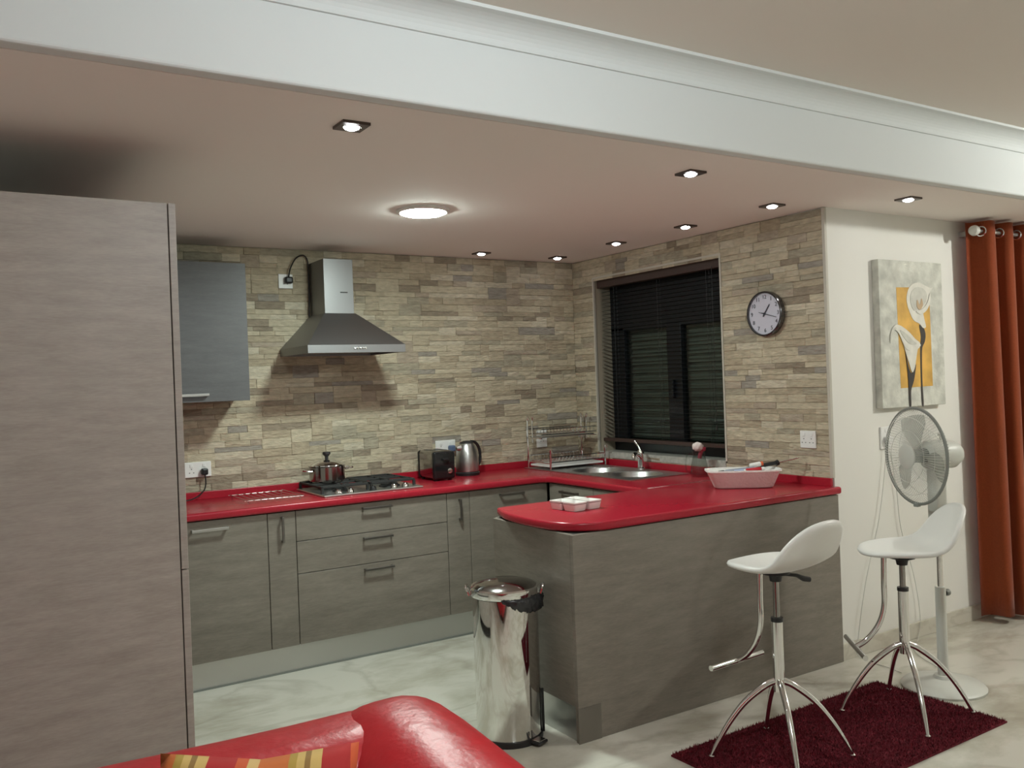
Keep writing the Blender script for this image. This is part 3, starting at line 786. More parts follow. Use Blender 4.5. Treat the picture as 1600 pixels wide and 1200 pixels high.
# cooker hood -----------------------------------------------------------------
hd = thing('cooker_hood', 'stainless pyramid chimney cooker hood above the hob', 'cooker hood', (-1.88, -0.25, 1.69))
hx0, hx1, hy0, hy1 = -2.176, -1.592, -0.50, -0.016
cx0, cx1, cy0 = -1.983, -1.803, -0.262
bm = NB()
def ring4(x0, x1, y0, y1, z): return [bm.verts.new(p) for p in ((x0, y0, z), (x1, y0, z), (x1, y1, z), (x0, y1, z))]
R0 = ring4(hx0, hx1, hy0, hy1, 1.692); R1 = ring4(hx0, hx1, hy0, hy1, 1.736); R2 = ring4(cx0-0.006, cx1+0.006, cy0-0.006, hy1, 1.932)
Ri = ring4(hx0+0.02, hx1-0.02, hy0+0.02, hy1-0.02, 1.692); Rj = ring4(hx0+0.02, hx1-0.02, hy0+0.02, hy1-0.02, 1.712)
for a, b in ((R0, R1), (R1, R2), (Ri, R0), (Rj, Ri)):
    for k in range(4): bm.faces.new((a[k], a[(k+1) % 4], b[(k+1) % 4], b[k]))
bm.faces.new(R2); bm.faces.new(Rj[::-1])
add('canopy', bm, STEELD, hd)
box('chimney', cx0, cx1, cy0, hy1, 1.93, 2.250, STEELD, hd, bev=0.001, seg=1)
box('filter', hx0+0.06, hx1-0.06, hy0+0.05, hy1-0.06, 1.702, 1.710, FANG, hd)
for k in range(5):
    bm = NB(); lathe(bm, [(0.0058, 0), (0.005, 0.005), (0, 0.006)], (-1.905+k*0.0165, hy0, 1.716), axis='-y', seg=10)
    add('button', bm, CHROME, hd)
box('logo_plate', -1.885, -1.840, cy0-0.0015, cy0, 2.052, 2.058, BLACK, hd)
# hood socket, plug and cord
def socket(name, label, wall, u, z, wd, ht, gangs, group='white wall sockets'):
    """wall: 'back' (u=x, facing -y), 'right' (u=y, facing -x), 'white' (u=x)"""
    if wall == 'back': pos = Vector((u, -STN, z)); f = lambda a, b, d: pos+Vector((a, -d, b))
    elif wall == 'right': pos = Vector((-STN, u, z)); f = lambda a, b, d: pos+Vector((-d, -a, b))
    else: pos = Vector((u, -LW, z)); f = lambda a, b, d: pos+Vector((a, -d, b))
    t_ = thing(name, label, 'wall socket' if gangs else 'switch', pos, group)
    def pb(nm, a0, a1, b0, b1, d0, d1, mat, bev=0.0015):
        p, q = f(a0, b0, d0), f(a1, b1, d1)
        return box(nm, p.x, q.x, p.y, q.y, p.z, q.z, mat, t_, bev=bev, seg=1)
    pb('face_plate', -wd/2, wd/2, -ht/2, ht/2, -0.001, 0.010, WHITEP, 0.003)
    for g_ in range(gangs):
        gx = (g_-(gangs-1)/2)*wd/2*0.95
        pb('rocker', gx-0.009, gx+0.009, ht/2-0.030, ht/2-0.012, 0.009, 0.013, WHITEP)
        for sx, sz in ((0, 0.004), (-0.011, -0.016), (0.011, -0.016)):
            pb('pin_hole', gx+sx-0.003, gx+sx+0.003, sz-0.002, sz+0.002, 0.0095, 0.0106, BLACK, 0.0)
    return t_, f
socket('wall_socket', 'single white wall socket left of the hood chimney', 'back', -2.13, 2.140, 0.086, 0.086, 1)
hp = thing('hood_cord', 'black plug and cord looping from socket to the hood', 'cord', (-2.12, -0.03, 2.13))
box('plug', -2.142, -2.094, -0.058, -0.0235, 2.125, 2.165, BLACK, hp, bev=0.010, seg=3)
bm = NB(); tube(bm, smoothpath([(-2.118, -0.040, 2.16), (-2.105, -0.040, 2.215), (-2.070, -0.036, 2.275), (-2.025, -0.033, 2.298), (-1.996, -0.03, 2.270), (-1.992, -0.028, 2.19), (-1.992, -0.028, 2.05), (-1.996, -0.028, 1.93)], 6), 0.0042, 6); add('cable', bm, BLACK, hp, smooth=True)
socket('wall_socket', 'double white wall socket by the tall unit with a black lead', 'back', -2.672, 1.066, 0.146, 0.086, 2)
lc = thing('appliance_lead', 'black lead hanging from the socket by the tall unit', 'cord', (-2.64, -0.03, W))
box('plug', -2.658, -2.622, -0.055, -0.0235, 1.035, 1.072, BLACK, lc, bev=0.008)
bm = NB(); tube(bm, smoothpath([(-2.64, -0.045, 1.04), (-2.64, -0.055, 0.985), (-2.66, -0.07, 0.945), (-2.72, -0.09, 0.912), (-2.82, -0.12, 0.906)], 6), 0.0038, 6); add('cable', bm, BLACK, lc, smooth=True)
socket('wall_socket', 'double white wall socket between the toaster and kettle', 'back', -1.10, 1.083, 0.146, 0.086, 2)
bp_ = thing('blue_plug', 'pale blue plug in the socket between toaster and kettle', 'plug', (-1.065, -0.04, 1.07))
box('plug_body', -1.088, -1.043, -0.058, -0.0235, 1.050, 1.092, pm('plug_blue', (0.10, 0.14, 0.24), 0.4), bp_, bev=0.01, seg=3)
bm = NB(); tube(bm, smoothpath([(-1.066, -0.045, 1.055), (-1.085, -0.052, 1.0), (-1.115, -0.055, 0.94), (-1.13, -0.06, 0.907)], 5), 0.0035, 6); add('cable', bm, BLACK, bp_, smooth=True)
socket('wall_socket', 'white wall socket seen through the dish rack posts', 'back', -0.335, 1.085, 0.086, 0.12, 1)
socket('wall_socket', 'double white wall socket under the clock at the tile edge', 'right', -2.052, 1.135, 0.100, 0.092, 2)
socket('wall_switch', 'white wall socket plate behind the pedestal fan', 'white', 0.425, 1.12, 0.086, 0.12, 1)

# wall clock -----------------------------------------------------------------
CC = Vector((-STN-0.002, -1.806, 1.818)); CRR = 0.124
ck = thing('wall_clock', 'round white wall clock with thin dark rim on the stone wall', 'clock', CC)
bm = NB(); lathe(bm, [(0, 0.0), (CRR-0.004, 0.0), (CRR, 0.004), (CRR, 0.030), (CRR-0.004, 0.034), (CRR-0.010, 0.034), (CRR-0.011, 0.026)], CC, axis='-x', seg=48); add('rim', bm, pm('clock_rim', (0.16, 0.155, 0.16), 0.15, 0.9), ck, smooth=True)
bm = NB(); lathe(bm, [(CRR-0.0105, 0.022), (0, 0.022)], CC, axis='-x', seg=48); face = add('face', bm, pm('clock_face', (0.80, 0.79, 0.90), 0.4), ck)
NUMM = pm('clock_ink', (0.05, 0.05, 0.07), 0.5)
TM = Matrix(((0, 0, -1, 0), (-1, 0, 0, 0), (0, 1, 0, 0), (0, 0, 0, 1)))
for h in range(1, 13):
    a = PI/2-h*PI/6; r = CRR*0.74
    bm = text_bm(str(h), 0.031)
    M_ = Matrix.Translation(CC+Vector((-0.0228, -r*math.cos(a), r*math.sin(a)))) @ TM
    for v in bm.verts: v.co = M_ @ v.co
    add('numeral', bm, NUMM, face)
def hand(ang, l0, l1, wd, lift, nm, mat):
    a = PI/2-ang
    dirv = Vector((0, -math.cos(a), math.sin(a))); pv = Vector((0, math.sin(a), math.cos(a)))
    bm = NB()
    pts = [(-l0, -wd), (l1, -wd*0.6), (l1, wd*0.6), (-l0, wd)]
    prism(bm, pts, 0.0012, lambda u, v, d: CC+Vector((-0.0235-lift-d, 0, 0))+dirv*u+pv*v)
    add(nm, bm, mat, ck)
hand(math.radians(36), 0.018, 0.062, 0.0042, 0.001, 'hour_hand', NUMM)
hand(math.radians(106), 0.020, 0.086, 0.0030, 0.003, 'minute_hand', pm('hand_grey', (0.10, 0.10, 0.12), 0.4))
hand(math.radians(286), 0.0, 0.040, 0.0022, 0.005, 'second_hand', MATS['hand_grey'])
bm = NB(); lathe(bm, [(0.006, 0.022), (0.006, 0.031), (0, 0.032)], CC, axis='-x', seg=14); add('hub', bm, NUMM, ck)
bm = NB(); lathe(bm, [(0, 0.0335), (CRR-0.008, 0.0335), (CRR-0.008, 0.0325), (0, 0.0325)], CC, axis='-x', seg=48); add('glass', bm, glassmat('clock_glass', (0.97, 0.97, 0.97)), ck)

# ceiling lights ----------------------------------------------------------------
lp = thing('ceiling_light', 'round bright LED panel light in the kitchen ceiling', 'ceiling light', (-1.882, -1.363, H))
bm = NB(); lathe(bm, [(0.128, 0.0), (0.128, -0.010), (0.112, -0.016), (0.110, -0.010)], (-1.882, -1.363, H), seg=40); add('rim', bm, WHITEP, lp, smooth=True)
bm = NB(); lathe(bm, [(0.111, -0.012), (0.095, -0.022), (0.06, -0.027), (0, -0.029)], (-1.882, -1.363, H), seg=40); add('diffuser', bm, LED, lp, smooth=True)
DLS = [((-2.706, -2.510), 'square recessed downlight nearest the tall unit'),
       ((-1.205, -2.475), 'square recessed downlight over the breakfast bar middle'),
       ((0.226, -2.513), 'square recessed downlight in front of the white wall'),
       ((-0.312, -2.122), 'recessed downlight nearest the tile edge of the window wall row'),
       ((-0.312, -1.501), 'second recessed downlight from the tile edge along the window wall'),
       ((-0.312, -0.886), 'third recessed downlight from the tile edge along the window wall'),
       ((-0.300, -0.238), 'recessed downlight in the far corner by the window'),
       ((-0.907, -0.245), 'recessed downlight above the kettle by the back wall')]
dl_parts = None
for (x, y), lab in DLS:
    t_ = thing('downlight', lab, 'downlight', (x, y, H), 'square recessed downlights')
    if dl_parts is None:
        s = 0.046
        bm = NB(); plate(bm, [(x-s, y-s), (x+s, y-s), (x+s, y+s), (x-s, y+s)], [circ(x, y, 0.031, 24)], H-0.009, H+0.001); a_ = add('frame', bm, DLF, t_)
        bm = NB(); lathe(bm, [(0.031, -0.0085), (0.029, -0.010), (0.026, -0.0085), (0.026, -0.004)], (x, y, H), seg=24); b_ = add('ring', bm, CHROME, t_, smooth=True)
        bm = NB(); lathe(bm, [(0.0265, -0.004), (0.024, -0.012), (0.015, -0.0165), (0, -0.018)], (x, y, H), seg=20); c_ = add('bulb', bm, BULB, t_, smooth=True)
        dl_parts = (a_, b_, c_)
    else:
        for q in dl_parts:
            c = q.copy(); COL.objects.link(c); c.parent = t_
    l = bpy.data.lights.new('downlight_beam', 'SPOT'); l.energy = 2.2; l.color = (1.0, 0.97, 0.92); l.spot_size = math.radians(95); l.spot_blend = 0.9; l.shadow_soft_size = 0.025
    lo = bpy.data.objects.new('downlight_beam', l); COL.objects.link(lo); lo.parent = t_; lo.location = (0, 0, -0.02)

# painting -------------------------------------------------------------------
PX0, PX1, PZ0, PZ1, PTH = 0.362, 0.938, 1.280, 2.078, 0.042
PY = -LW-PTH
pa = thing('canvas_painting', 'tall canvas painting of two calla lilies on the white wall', 'painting', ((PX0+PX1)/2, -LW, PZ0))
CANV = pm('canvas_plaster', (0.56, 0.56, 0.50), 0.8, noise=0.22, nscale=14, bump=0.5, bscale=40)
box('canvas', PX0, PX1, PY, -LW-0.001, PZ0, PZ1, CANV, pa, bev=0.003)
def pmap(lift): return lambda u, v, d: (PX0+u*(PX1-PX0), PY-lift-d, PZ1-v*(PZ1-PZ0))
def shape(nm, pts, lift, mat, closed_smooth=True, th=0.0015):
    if closed_smooth:
        n = len(pts); P = [Vector((a, b, 0)) for a, b in pts]; o_ = []
        for i in range(n):
            p0, p1, p2, p3 = P[i-1], P[i], P[(i+1) % n], P[(i+2) % n]
            for j in range(4):
                t_ = j/4
                o_.append(0.5*((2*p1)+(p2-p0)*t_+(2*p0-5*p1+4*p2-p3)*t_*t_+(3*p1-p0-3*p2+p3)*t_**3))
        pts = [(v.x, v.y) for v in o_]
    bm = NB(); prism(bm, pts, th, pmap(lift)); return add(nm, bm, mat, pa)
YEL = pm('ochre_paint', (0.62, 0.36, 0.075), 0.6, noise=0.25, nscale=9)
LILY = pm('lily_white_paint', (0.70, 0.68, 0.61), 0.6, noise=0.08, nscale=25)
LILS = pm('lily_shade_paint', (0.56, 0.55, 0.49), 0.6, noise=0.1, nscale=25)
STEM = pm('stem_dark_paint', (0.035, 0.028, 0.024), 0.5)
THRO = pm('lily_throat_paint', (0.50, 0.36, 0.22), 0.6)
shape('ochre_panel', [(.26, .185), (.78, .175), (.79, .865), (.28, .87)], -0.0005, YEL, False)
shape('stem', [(.60, .44), (.66, .45), (.695, .50), (.68, .555), (.635, .60), (.622, .70), (.62, .85), (.628, .99), (.60, .99), (.595, .85), (.597, .70), (.605, .58), (.62, .52)], 0.0008, STEM)
shape('flower', [(.42, .30), (.42, .23), (.48, .17), (.60, .145), (.72, .165), (.80, .18), (.84, .175), (.79, .21), (.79, .27), (.73, .325), (.67, .345), (.68, .39), (.705, .45), (.66, .46), (.60, .43), (.50, .40)], 0.0012, LILY)
shape('flower_inside', [(.47, .29), (.48, .22), (.56, .18), (.67, .185), (.73, .22), (.72, .27), (.66, .31), (.58, .325), (.52, .34)], 0.0030, LILS)
shape('throat', [(.56, .31), (.57, .265), (.61, .30), (.64, .255), (.66, .30), (.61, .335)], 0.0048, THRO)
shape('petal_lip', [(.55, .345), (.64, .33), (.73, .285), (.78, .215), (.785, .27), (.72, .335), (.62, .365)], 0.0048, LILY)
shape('stem', [(.36, .62), (.40, .72), (.445, .77), (.50, .72), (.52, .72), (.48, .82), (.43, .89), (.425, .99), (.40, .99), (.395, .88), (.385, .75)], 0.0028, STEM)
shape('flower', [(.17, .47), (.22, .44), (.30, .445), (.42, .485), (.52, .535), (.585, .56), (.60, .585), (.56, .60), (.53, .66), (.50, .73), (.455, .765), (.41, .70), (.36, .62), (.33, .57), (.27, .50), (.22, .475)], 0.0036, LILY)
shape('flower_inside', [(.28, .475), (.38, .50), (.48, .545), (.54, .57), (.46, .575), (.37, .545)], 0.0052, LILS)
shape('petal_lip', [(.33, .56), (.42, .59), (.54, .585), (.60, .575), (.55, .605), (.43, .615), (.36, .60)], 0.0060, LILY)
shape('petal_tip', [(.22, .455), (.165, .47), (.135, .52), (.14, .565), (.155, .52), (.19, .48), (.23, .468)], 0.0040, LILS)

# curtain --------------------------------------------------------------------
cu = thing('curtain', 'orange-red eyelet curtain hanging to the floor at the right', 'curtain', (1.6, -2.33, 0.03))
ZC0, ZC1, YC = 0.035, 2.315, -2.335
bm = NB(); nx, nz = 150, 12; XC0, XC1 = 1.135, 2.35
rows = []
for j in range(nz+1):
    t_ = j/nz; z = ZC0+(ZC1-ZC0)*t_
    row = []
    for i in range(nx+1):
        s = i/nx; ph = s*2*PI*6.5
        amp = 0.056+0.012*math.sin(3*ph*0.31+1)+0.012*(1-t_)
        x = XC0+(XC1-XC0)*s+0.022*math.sin(2*ph)*(0.6+0.4*(1-t_))+0.012*(1-t_)*math.sin(ph*0.5)+0.05*(1-t_)*(1-s)
        y = YC+amp*math.cos(ph+0.25*(1-t_)*math.sin(ph*.3))
        row.append(bm.verts.new((x, y, z+(0.012*math.sin(ph*0.7) if j == 0 else 0))))
    rows.append(row)
for a, b in zip(rows, rows[1:]):
    for i in range(nx): bm.faces.new((a[i], a[i+1], b[i+1], b[i]))
bmesh.ops.solidify(bm, geom=bm.faces, thickness=0.003)
add('cloth', bm, CURT, cu, smooth='all')
for k in range(13):
    s = (k+0.5)/13; x = XC0+(XC1-XC0)*s
    bm = NB(); tube(bm, [(x-0.004*math.cos(a), YC+0.026*math.cos(a), 2.258+0.026*math.sin(a)) for a in [2*PI*q/16 for q in range(16)]], 0.005, 6, closed=True)
    add('eyelet', bm, CHROME, cu, smooth=True)
rd = thing('curtain_rod', 'pale metal curtain rod with round finial end', 'curtain rod', (1.6, YC, 2.26))
bm = NB(); tube(bm, [(1.125, YC, 2.258), (2.9, YC, 2.258)], 0.0125, 14); add('rod', bm, STEEL, rd, smooth=True)
bm = NB(); lathe(bm, [(0.013, 0), (0.026, 0.006), (0.031, 0.022), (0.026, 0.040), (0.012, 0.048), (0, 0.050)], (1.135, YC-0.0, 2.258), axis='-x', seg=20); add('finial', bm, FANP, rd, smooth=True)
bm = NB(); bx(bm, 1.19, 1.21, YC, -LW, 2.245, 2.275, 0.003); add('bracket', bm, STEEL, rd)

# bar stools ------------------------------------------------------------------
def make_stool(label, loc, seat_ang, leg_ang, hseat):
    """built in local coordinates, front = +x of the seat group"""
    t_ = bpy.data.objects.new('bar_stool', None); COL.objects.link(t_); OFF[t_.name] = Vector((0, 0, 0))
    t_['label'] = label; t_['category'] = 'stool'; t_['group'] = 'white scoop bar stools'
    ca, sa = math.cos(seat_ang), math.sin(seat_ang)
    def F(f, s, z): return Vector((f*ca-s*sa, f*sa+s*ca, z))
    # seat shell: rounded outline laid along a bent profile (arc length measured from the front tip)
    prof = []; x, h, a_ = 0.178, 0.0, 0.0; L_ = 0.53; N_ = 106
    for i in range(N_+1):
        l = L_*i/N_
        prof.append((x, h))
        slope = -0.10*max(0, 1-l/0.10) if l < 0.10 else (0.0 if l < 0.235 else min(1.0, (l-0.235)/0.125)*1.02)
        x -= math.cos(slope)*L_/N_; h += (math.sin(slope) if l >= 0.10 else -math.sin(slope)*0.5)*L_/N_
    def onprof(l):
        q = min(max(l/L_, 0), 1)*N_; i = min(int(q), N_-1); f_ = q-i
        return (prof[i][0]*(1-f_)+prof[i+1][0]*f_, prof[i][1]*(1-f_)+prof[i+1][1]*f_)
    bm = NB(); rings_ = []; nt_ = 36
    cv = bm.verts.new(F(*[(onprof(L_/2))[0], 0], hseat+0.036+onprof(L_/2)[1]))
    for rr_i in range(1, 9):
        r_ = rr_i/8; ring = []
        for k in range(nt_):
            a_ = 2*PI*k/nt_; c_, s_ = math.cos(a_), math.sin(a_); e = 0.82
            l = L_/2-math.copysign(abs(c_)**e, c_)*r_*L_/2
            sd = math.copysign(abs(s_)**e, s_)*r_
            f_, h_ = onprof(l)
            back = max(0, (l-0.27)/0.26)
            w_ = sd*0.192
            ring.append(bm.verts.new(F(f_+back*0.045*sd*sd, w_, hseat+0.036+h_+(1-min(1, back*1.5))*0.016*sd*sd)))
        rings_.append(ring)
    for k in range(nt_): bm.faces.new((cv, rings_[0][k], rings_[0][(k+1) % nt_]))
    for a, b in zip(rings_, rings_[1:]):
        for k in range(nt_): bm.faces.new((a[k], a[(k+1) % nt_], b[(k+1) % nt_], b[k]))
    bmesh.ops.recalc_face_normals(bm, faces=bm.faces)
    o = add('seat', bm, STOOLW, t_, smooth='all')
    md = o.modifiers.new('thick', 'SOLIDIFY'); md.thickness = 0.024; md.offset = 0
    md = o.modifiers.new('sub', 'SUBSURF'); md.levels = 1; md.render_levels = 1
    # under-seat plate and lever
    bm = NB()
    lathe(bm, [(0, 0.026), (0.055, 0.024), (0.055, 0.008), (0.026, 0.0), (0.022, -0.022), (0, -0.022)], (0, 0, hseat), seg=18); add('seat_plate', bm, BLACK, t_, smooth=True)
    bm = NB(); tube(bm, [F(-0.02, -0.02, hseat+0.004), F(-0.04, -0.075, hseat-0.006), F(-0.05, -0.105, hseat-0.022), F(-0.06, -0.13, hseat-0.028)], [0.006, 0.007, 0.011, 0.010], 8); add('lever', bm, BLACK, t_, smooth=True)
    # column
    bm = NB(); tube(bm, [(0, 0, 0.50), (0, 0, hseat)], 0.0125, 14); add('piston', bm, CHROMED, t_, smooth=True)
    bm = NB(); tube(bm, [(0, 0, 0.26), (0, 0, 0.532)], 0.0215, 18); add('column', bm, CHROME, t_, smooth=True)
    bm = NB(); tube(bm, [(0, 0, 0.530), (0, 0, 0.545)], 0.0235, 18); add('collar', bm, BLACK, t_, smooth=True)
    # legs
    for k in range(4):
        a = leg_ang+k*PI/2; c, s = math.cos(a), math.sin(a)
        path = smoothpath([(0.016*c, 0.016*s, 0.300), (0.055*c, 0.055*s, 0.282), (0.130*c, 0.130*s, 0.222), (0.190*c, 0.190*s, 0.148), (0.238*c, 0.238*s, 0.070), (0.266*c, 0.266*s, 0.012)], 5)
        n = len(path)
        bm = NB(); tube(bm, path, [0.0145-0.0065*i/(n-1) for i in range(n)], 10); lg = add('leg', bm, CHROME, t_, smooth=True)
        bm = NB(); lathe(bm, [(0, 0), (0.011, 0), (0.011, 0.006), (0.007, 0.010), (0, 0.010)], (0.268*c, 0.268*s, 0.006), seg=10); add('foot_cap', bm, CHROME, lg, smooth=True)
    # footrest
    bm = NB(); tube(bm, smoothpath([F(0.075, 0, hseat+0.018), F(0.078, 0, hseat-0.10), F(0.080, 0, hseat-0.20), F(0.105, 0, hseat-0.28), F(0.155, 0, hseat-0.345), F(0.200, 0, hseat-0.375)], 6), 0.0115, 12); fr = add('footrest_tube', bm, CHROME, t_, smooth=True)
    bm = NB(); tube(bm, [F(0.205, -0.155, hseat-0.378), F(0.205, 0.155, hseat-0.378)], 0.0115, 12); add('footrest_bar', bm, CHROME, fr, smooth=True)
    t_.location = loc
    return t_
make_stool('white bar stool on the rug, nearer, pulled up to the peninsula front', (-1.15, -2.80, 0.006), math.radians(93), math.radians(-36), 0.708)
make_stool('white bar stool on the rug beside the pedestal fan', (-0.38, -2.82, 0.006), math.radians(141), math.radians(-40), 0.664)
# rug ---------------------------------------------------------------------------
rg = thing('rug', 'dark red shaggy rug lying under the bar stools', 'rug', (-0.81, -2.82, 0))
RC = [(-1.470, -2.525), (-1.45, -3.130), (-0.140, -3.118), (-0.145, -2.505)]
bm = NB()
prism(bm, RC, 0.007, lambda u, v, d: (u, v, 0.0005+d))
add('backing', bm, RUGM, rg)
bm = NB(); rr = random.Random(3)
for i in range(42000):
    s, t_ = rr.random(), rr.random()
    a = Vector((*RC[0], 0)).lerp(Vector((*RC[3], 0)), s); b = Vector((*RC[1], 0)).lerp(Vector((*RC[2], 0)), s); p = a.lerp(b, t_)
    ang = rr.uniform(0, 2*PI); ln = rr.uniform(0.004, 0.012); wv = 0.0022
    dx, dy = math.cos(ang), math.sin(ang)
    v0 = bm.verts.new((p.x-dy*wv, p.y+dx*wv, 0.006)); v1 = bm.verts.new((p.x+dy*wv, p.y-dx*wv, 0.006))
    v2 = bm.verts.new((p.x+dx*ln, p.y+dy*ln, 0.007+rr.uniform(0.006, 0.014)))
    bm.faces.new((v0, v1, v2))
me_ = bpy.data.meshes.new('pile'); bmesh.ops.translate(bm, verts=bm.verts, vec=-OFF[rg.name]); bm.to_mesh(me_); bm.free(); me_.materials.append(RUGM)
o = bpy.data.objects.new('pile', me_); COL.objects.link(o); o.parent = rg; o['kind'] = 'stuff'

# pedestal fan -------------------------------------------------------------------
FC = Vector((0.045, -2.725, 0))
fn = thing('pedestal_fan', 'pale pedestal fan with round base standing by the white wall', 'fan', FC)
bm = NB(); lathe(bm, [(0, 0.0005), (0.182, 0.0005), (0.184, 0.010), (0.172, 0.022), (0.10, 0.036), (0.045, 0.046), (0.038, 0.06), (0, 0.06)], FC, seg=44); add('base', bm, FANP, fn, smooth=True)
bm = NB(); tube(bm, [FC+Vector((0, 0, 0.05)), FC+Vector((0, 0, 0.47))], 0.0235, 18); add('lower_pole', bm, FANP, fn, smooth=True)
bm = NB(); tube(bm, [FC+Vector((0, 0, 0.45)), FC+Vector((0, 0, 0.80))], 0.0130, 14); add('upper_pole', bm, CHROME, fn, smooth=True)
bm = NB(); lathe(bm, [(0.012, 0), (0.016, 0.008), (0.016, 0.022), (0, 0.026)], FC+Vector((0.018, -0.012, 0.44)), axis='x', seg=14); add('clamp_knob', bm, FANG, fn, smooth=True)
fdir = Vector((-0.929, 0.370, 0.0)).normalized()
fside = Vector((-fdir.y, fdir.x, 0))
bm = NB(); bx(bm, -0.030, 0.030, -0.036, 0.036, 0.74, 1.02, 0.012, 3)
MR = Matrix((fdir, fside, Vector((0, 0, 1)))).transposed().to_4x4()
for v in bm.verts: v.co = (MR @ v.co)+FC
add('control_column', bm, FANP, fn, smooth=True)
HC = FC+Vector((0, 0, 1.085))
MH = Matrix((fside, Vector((0, 0, 1)), fdir)).transposed().to_4x4()
if MH.determinant() < 0: MH = Matrix((-fside, Vector((0, 0, 1)), fdir)).transposed().to_4x4()
bm = NB(); lathe(bm, [(0, -0.125), (0.040, -0.120), (0.064, -0.085), (0.070, -0.01), (0.066, 0.045), (0.05, 0.055), (0, 0.055)], HC, seg=28, mtx=MH); add('motor_housing', bm, FANP, fn, smooth=True)
bm = NB(); tube(bm, [HC+Vector((0.028, -0.01, 0.05)), HC+Vector((0.028, -0.01, 0.085))], 0.006, 8); lathe(bm, [(0, 0), (0.012, 0.002), (0.012, 0.012), (0, 0.015)], HC+Vector((0.028, -0.01, 0.085)), seg=12); add('oscillation_knob', bm, FANP, fn, smooth=True)
def hpt(r, a, d): return HC+(MH.to_3x3() @ Vector((r*math.cos(a), r*math.sin(a), d)))
FR = 0.222
bm = NB(); tube(bm, [hpt(FR, 2*PI*k/48, 0.105) for k in range(48)], 0.0075, 8, closed=True); add('guard_ring', bm, FANG, fn, smooth=True)
bm = NB()
for k in range(96):
    a = 2*PI*k/96; tube(bm, [hpt(0.055, a, 0.150), hpt(0.13, a, 0.146), hpt(0.195, a, 0.130), hpt(FR, a, 0.107)], 0.0010, 4, caps=False)
for r, d in ((0.12, 0.1475), (0.18, 0.136)): tube(bm, [hpt(r, 2*PI*k/40, d) for k in range(40)], 0.0012, 4, closed=True)
add('front_grille', bm, FANP, fn)
bm = NB()
for k in range(96):
    a = 2*PI*k/96; tube(bm, [hpt(0.05, a, 0.045), hpt(0.13, a, 0.052), hpt(0.20, a, 0.075), hpt(FR, a, 0.103)], 0.0010, 4, caps=False)
for r, d in ((0.12, 0.050), (0.18, 0.066)): tube(bm, [hpt(r, 2*PI*k/40, d) for k in range(40)], 0.0012, 4, closed=True)
add('rear_grille', bm, FANP, fn)
bm = NB(); lathe(bm, [(0, 0.158), (0.045, 0.157), (0.058, 0.152), (0.058, 0.147), (0, 0.147)], HC, seg=28, mtx=MH); add('badge_disc', bm, FANP, fn, smooth=True)
bm = NB(); lathe(bm, [(0, 0.130), (0.020, 0.128), (0.032, 0.115), (0.034, 0.055), (0, 0.055)], HC, seg=24, mtx=MH); add('blade_hub', bm, FANG, fn, smooth=True)
for k in range(3):
    bm = NB(); a0 = PI/2+0.35+k*2*PI/3; rows = []
    for i in range(9):
        r = 0.03+0.160*i/8; wd = 0.30+0.62*math.sin(min(1, i/6)*PI/2)-0.22*max(0, (i-6)/2)
        rows.append([bm.verts.new(hpt(r, a0+wd*(j/6-0.5)-0.15*i/8, 0.088+0.034*(j/6-0.5))) for j in range(7)])
    for p_, q_ in zip(rows, rows[1:]):
        for j in range(6): bm.faces.new((p_[j], p_[j+1], q_[j+1], q_[j]))
    bmesh.ops.solidify(bm, geom=bm.faces, thickness=0.0022)
    add('blade', bm, FANT, fn, smooth='all')
bm = NB(); p_ = hpt(FR+0.006, -PI/2, 0.105); bx(bm, p_.x-0.012, p_.x+0.012, p_.y-0.012, p_.y+0.012, p_.z-0.008, p_.z+0.010, 0.003); add('guard_clip', bm, FANG, fn)
fc = thing('fan_cord', 'thin pale cord running from the wall socket down to floor', 'cord', (0.4, -LW-0.02, 0))
bm = NB(); tube(bm, smoothpath([(0.415, -LW-0.02, 1.10), (0.40, -LW-0.018, 0.99), (0.33, -LW-0.018, 0.70), (0.20, -LW-0.018, 0.38), (0.12, -LW-0.02, 0.10), (0.11, -LW-0.03, 0.006), (0.08, -2.40, 0.005), (0.06, -2.50, 0.005)], 6), 0.0022, 6); add('cable', bm, FANP, fc, smooth=True)
bm = NB(); tube(bm, smoothpath([(0.44, -LW-0.02, 1.05), (0.49, -LW-0.016, 0.85), (0.52, -LW-0.016, 0.62), (0.62, -LW-0.016, 0.35), (0.66, -LW-0.02, 0.12), (0.62, -LW-0.03, 0.006), (0.40, -2.35, 0.005), (0.27, -2.55, 0.005)], 6), 0.0020, 6); add('second_cable', bm, FANP, fc, smooth=True)
box('plug', 0.405, 0.447, -LW-0.040, -LW-0.0105, 1.09, 1.13, WHITEP, fc, bev=0.008, seg=3)

# pedal bin ---------------------------------------------------------------------
BN = Vector((-1.868, -1.965, 0)); bR = 0.138
pb_ = thing('pedal_bin', 'tall polished steel pedal bin at the peninsula end', 'bin', BN)
bm = NB(); lathe(bm, [(0, 0.0005), (bR+0.004, 0.0005), (bR+0.004, 0.022), (bR-0.001, 0.026), (0, 0.026)], BN, seg=40); add('base_ring', bm, BLACK, pb_, smooth=True)
MIRR = pm('polished_steel', (0.72, 0.71, 0.69), 0.045, 1.0)
bm = NB(); lathe(bm, [(bR-0.002, 0.024), (bR, 0.03), (bR, 0.600), (bR-0.006, 0.606)], BN, seg=56); add('body', bm, MIRR, pb_, smooth=True)
bm = NB(); lathe(bm, [(bR+0.006, 0.604), (bR+0.010, 0.612), (bR+0.010, 0.636), (bR+0.004, 0.642), (bR-0.004, 0.640)], BN, seg=48); lr = add('lid_rim', bm, CHROME, pb_, smooth=True)
bm = NB(); lathe(bm, [(bR-0.002, 0.640), (bR-0.014, 0.648), (bR*0.6, 0.660), (0, 0.665)], BN, seg=40); add('lid', bm, CHROMED, pb_, smooth=True)
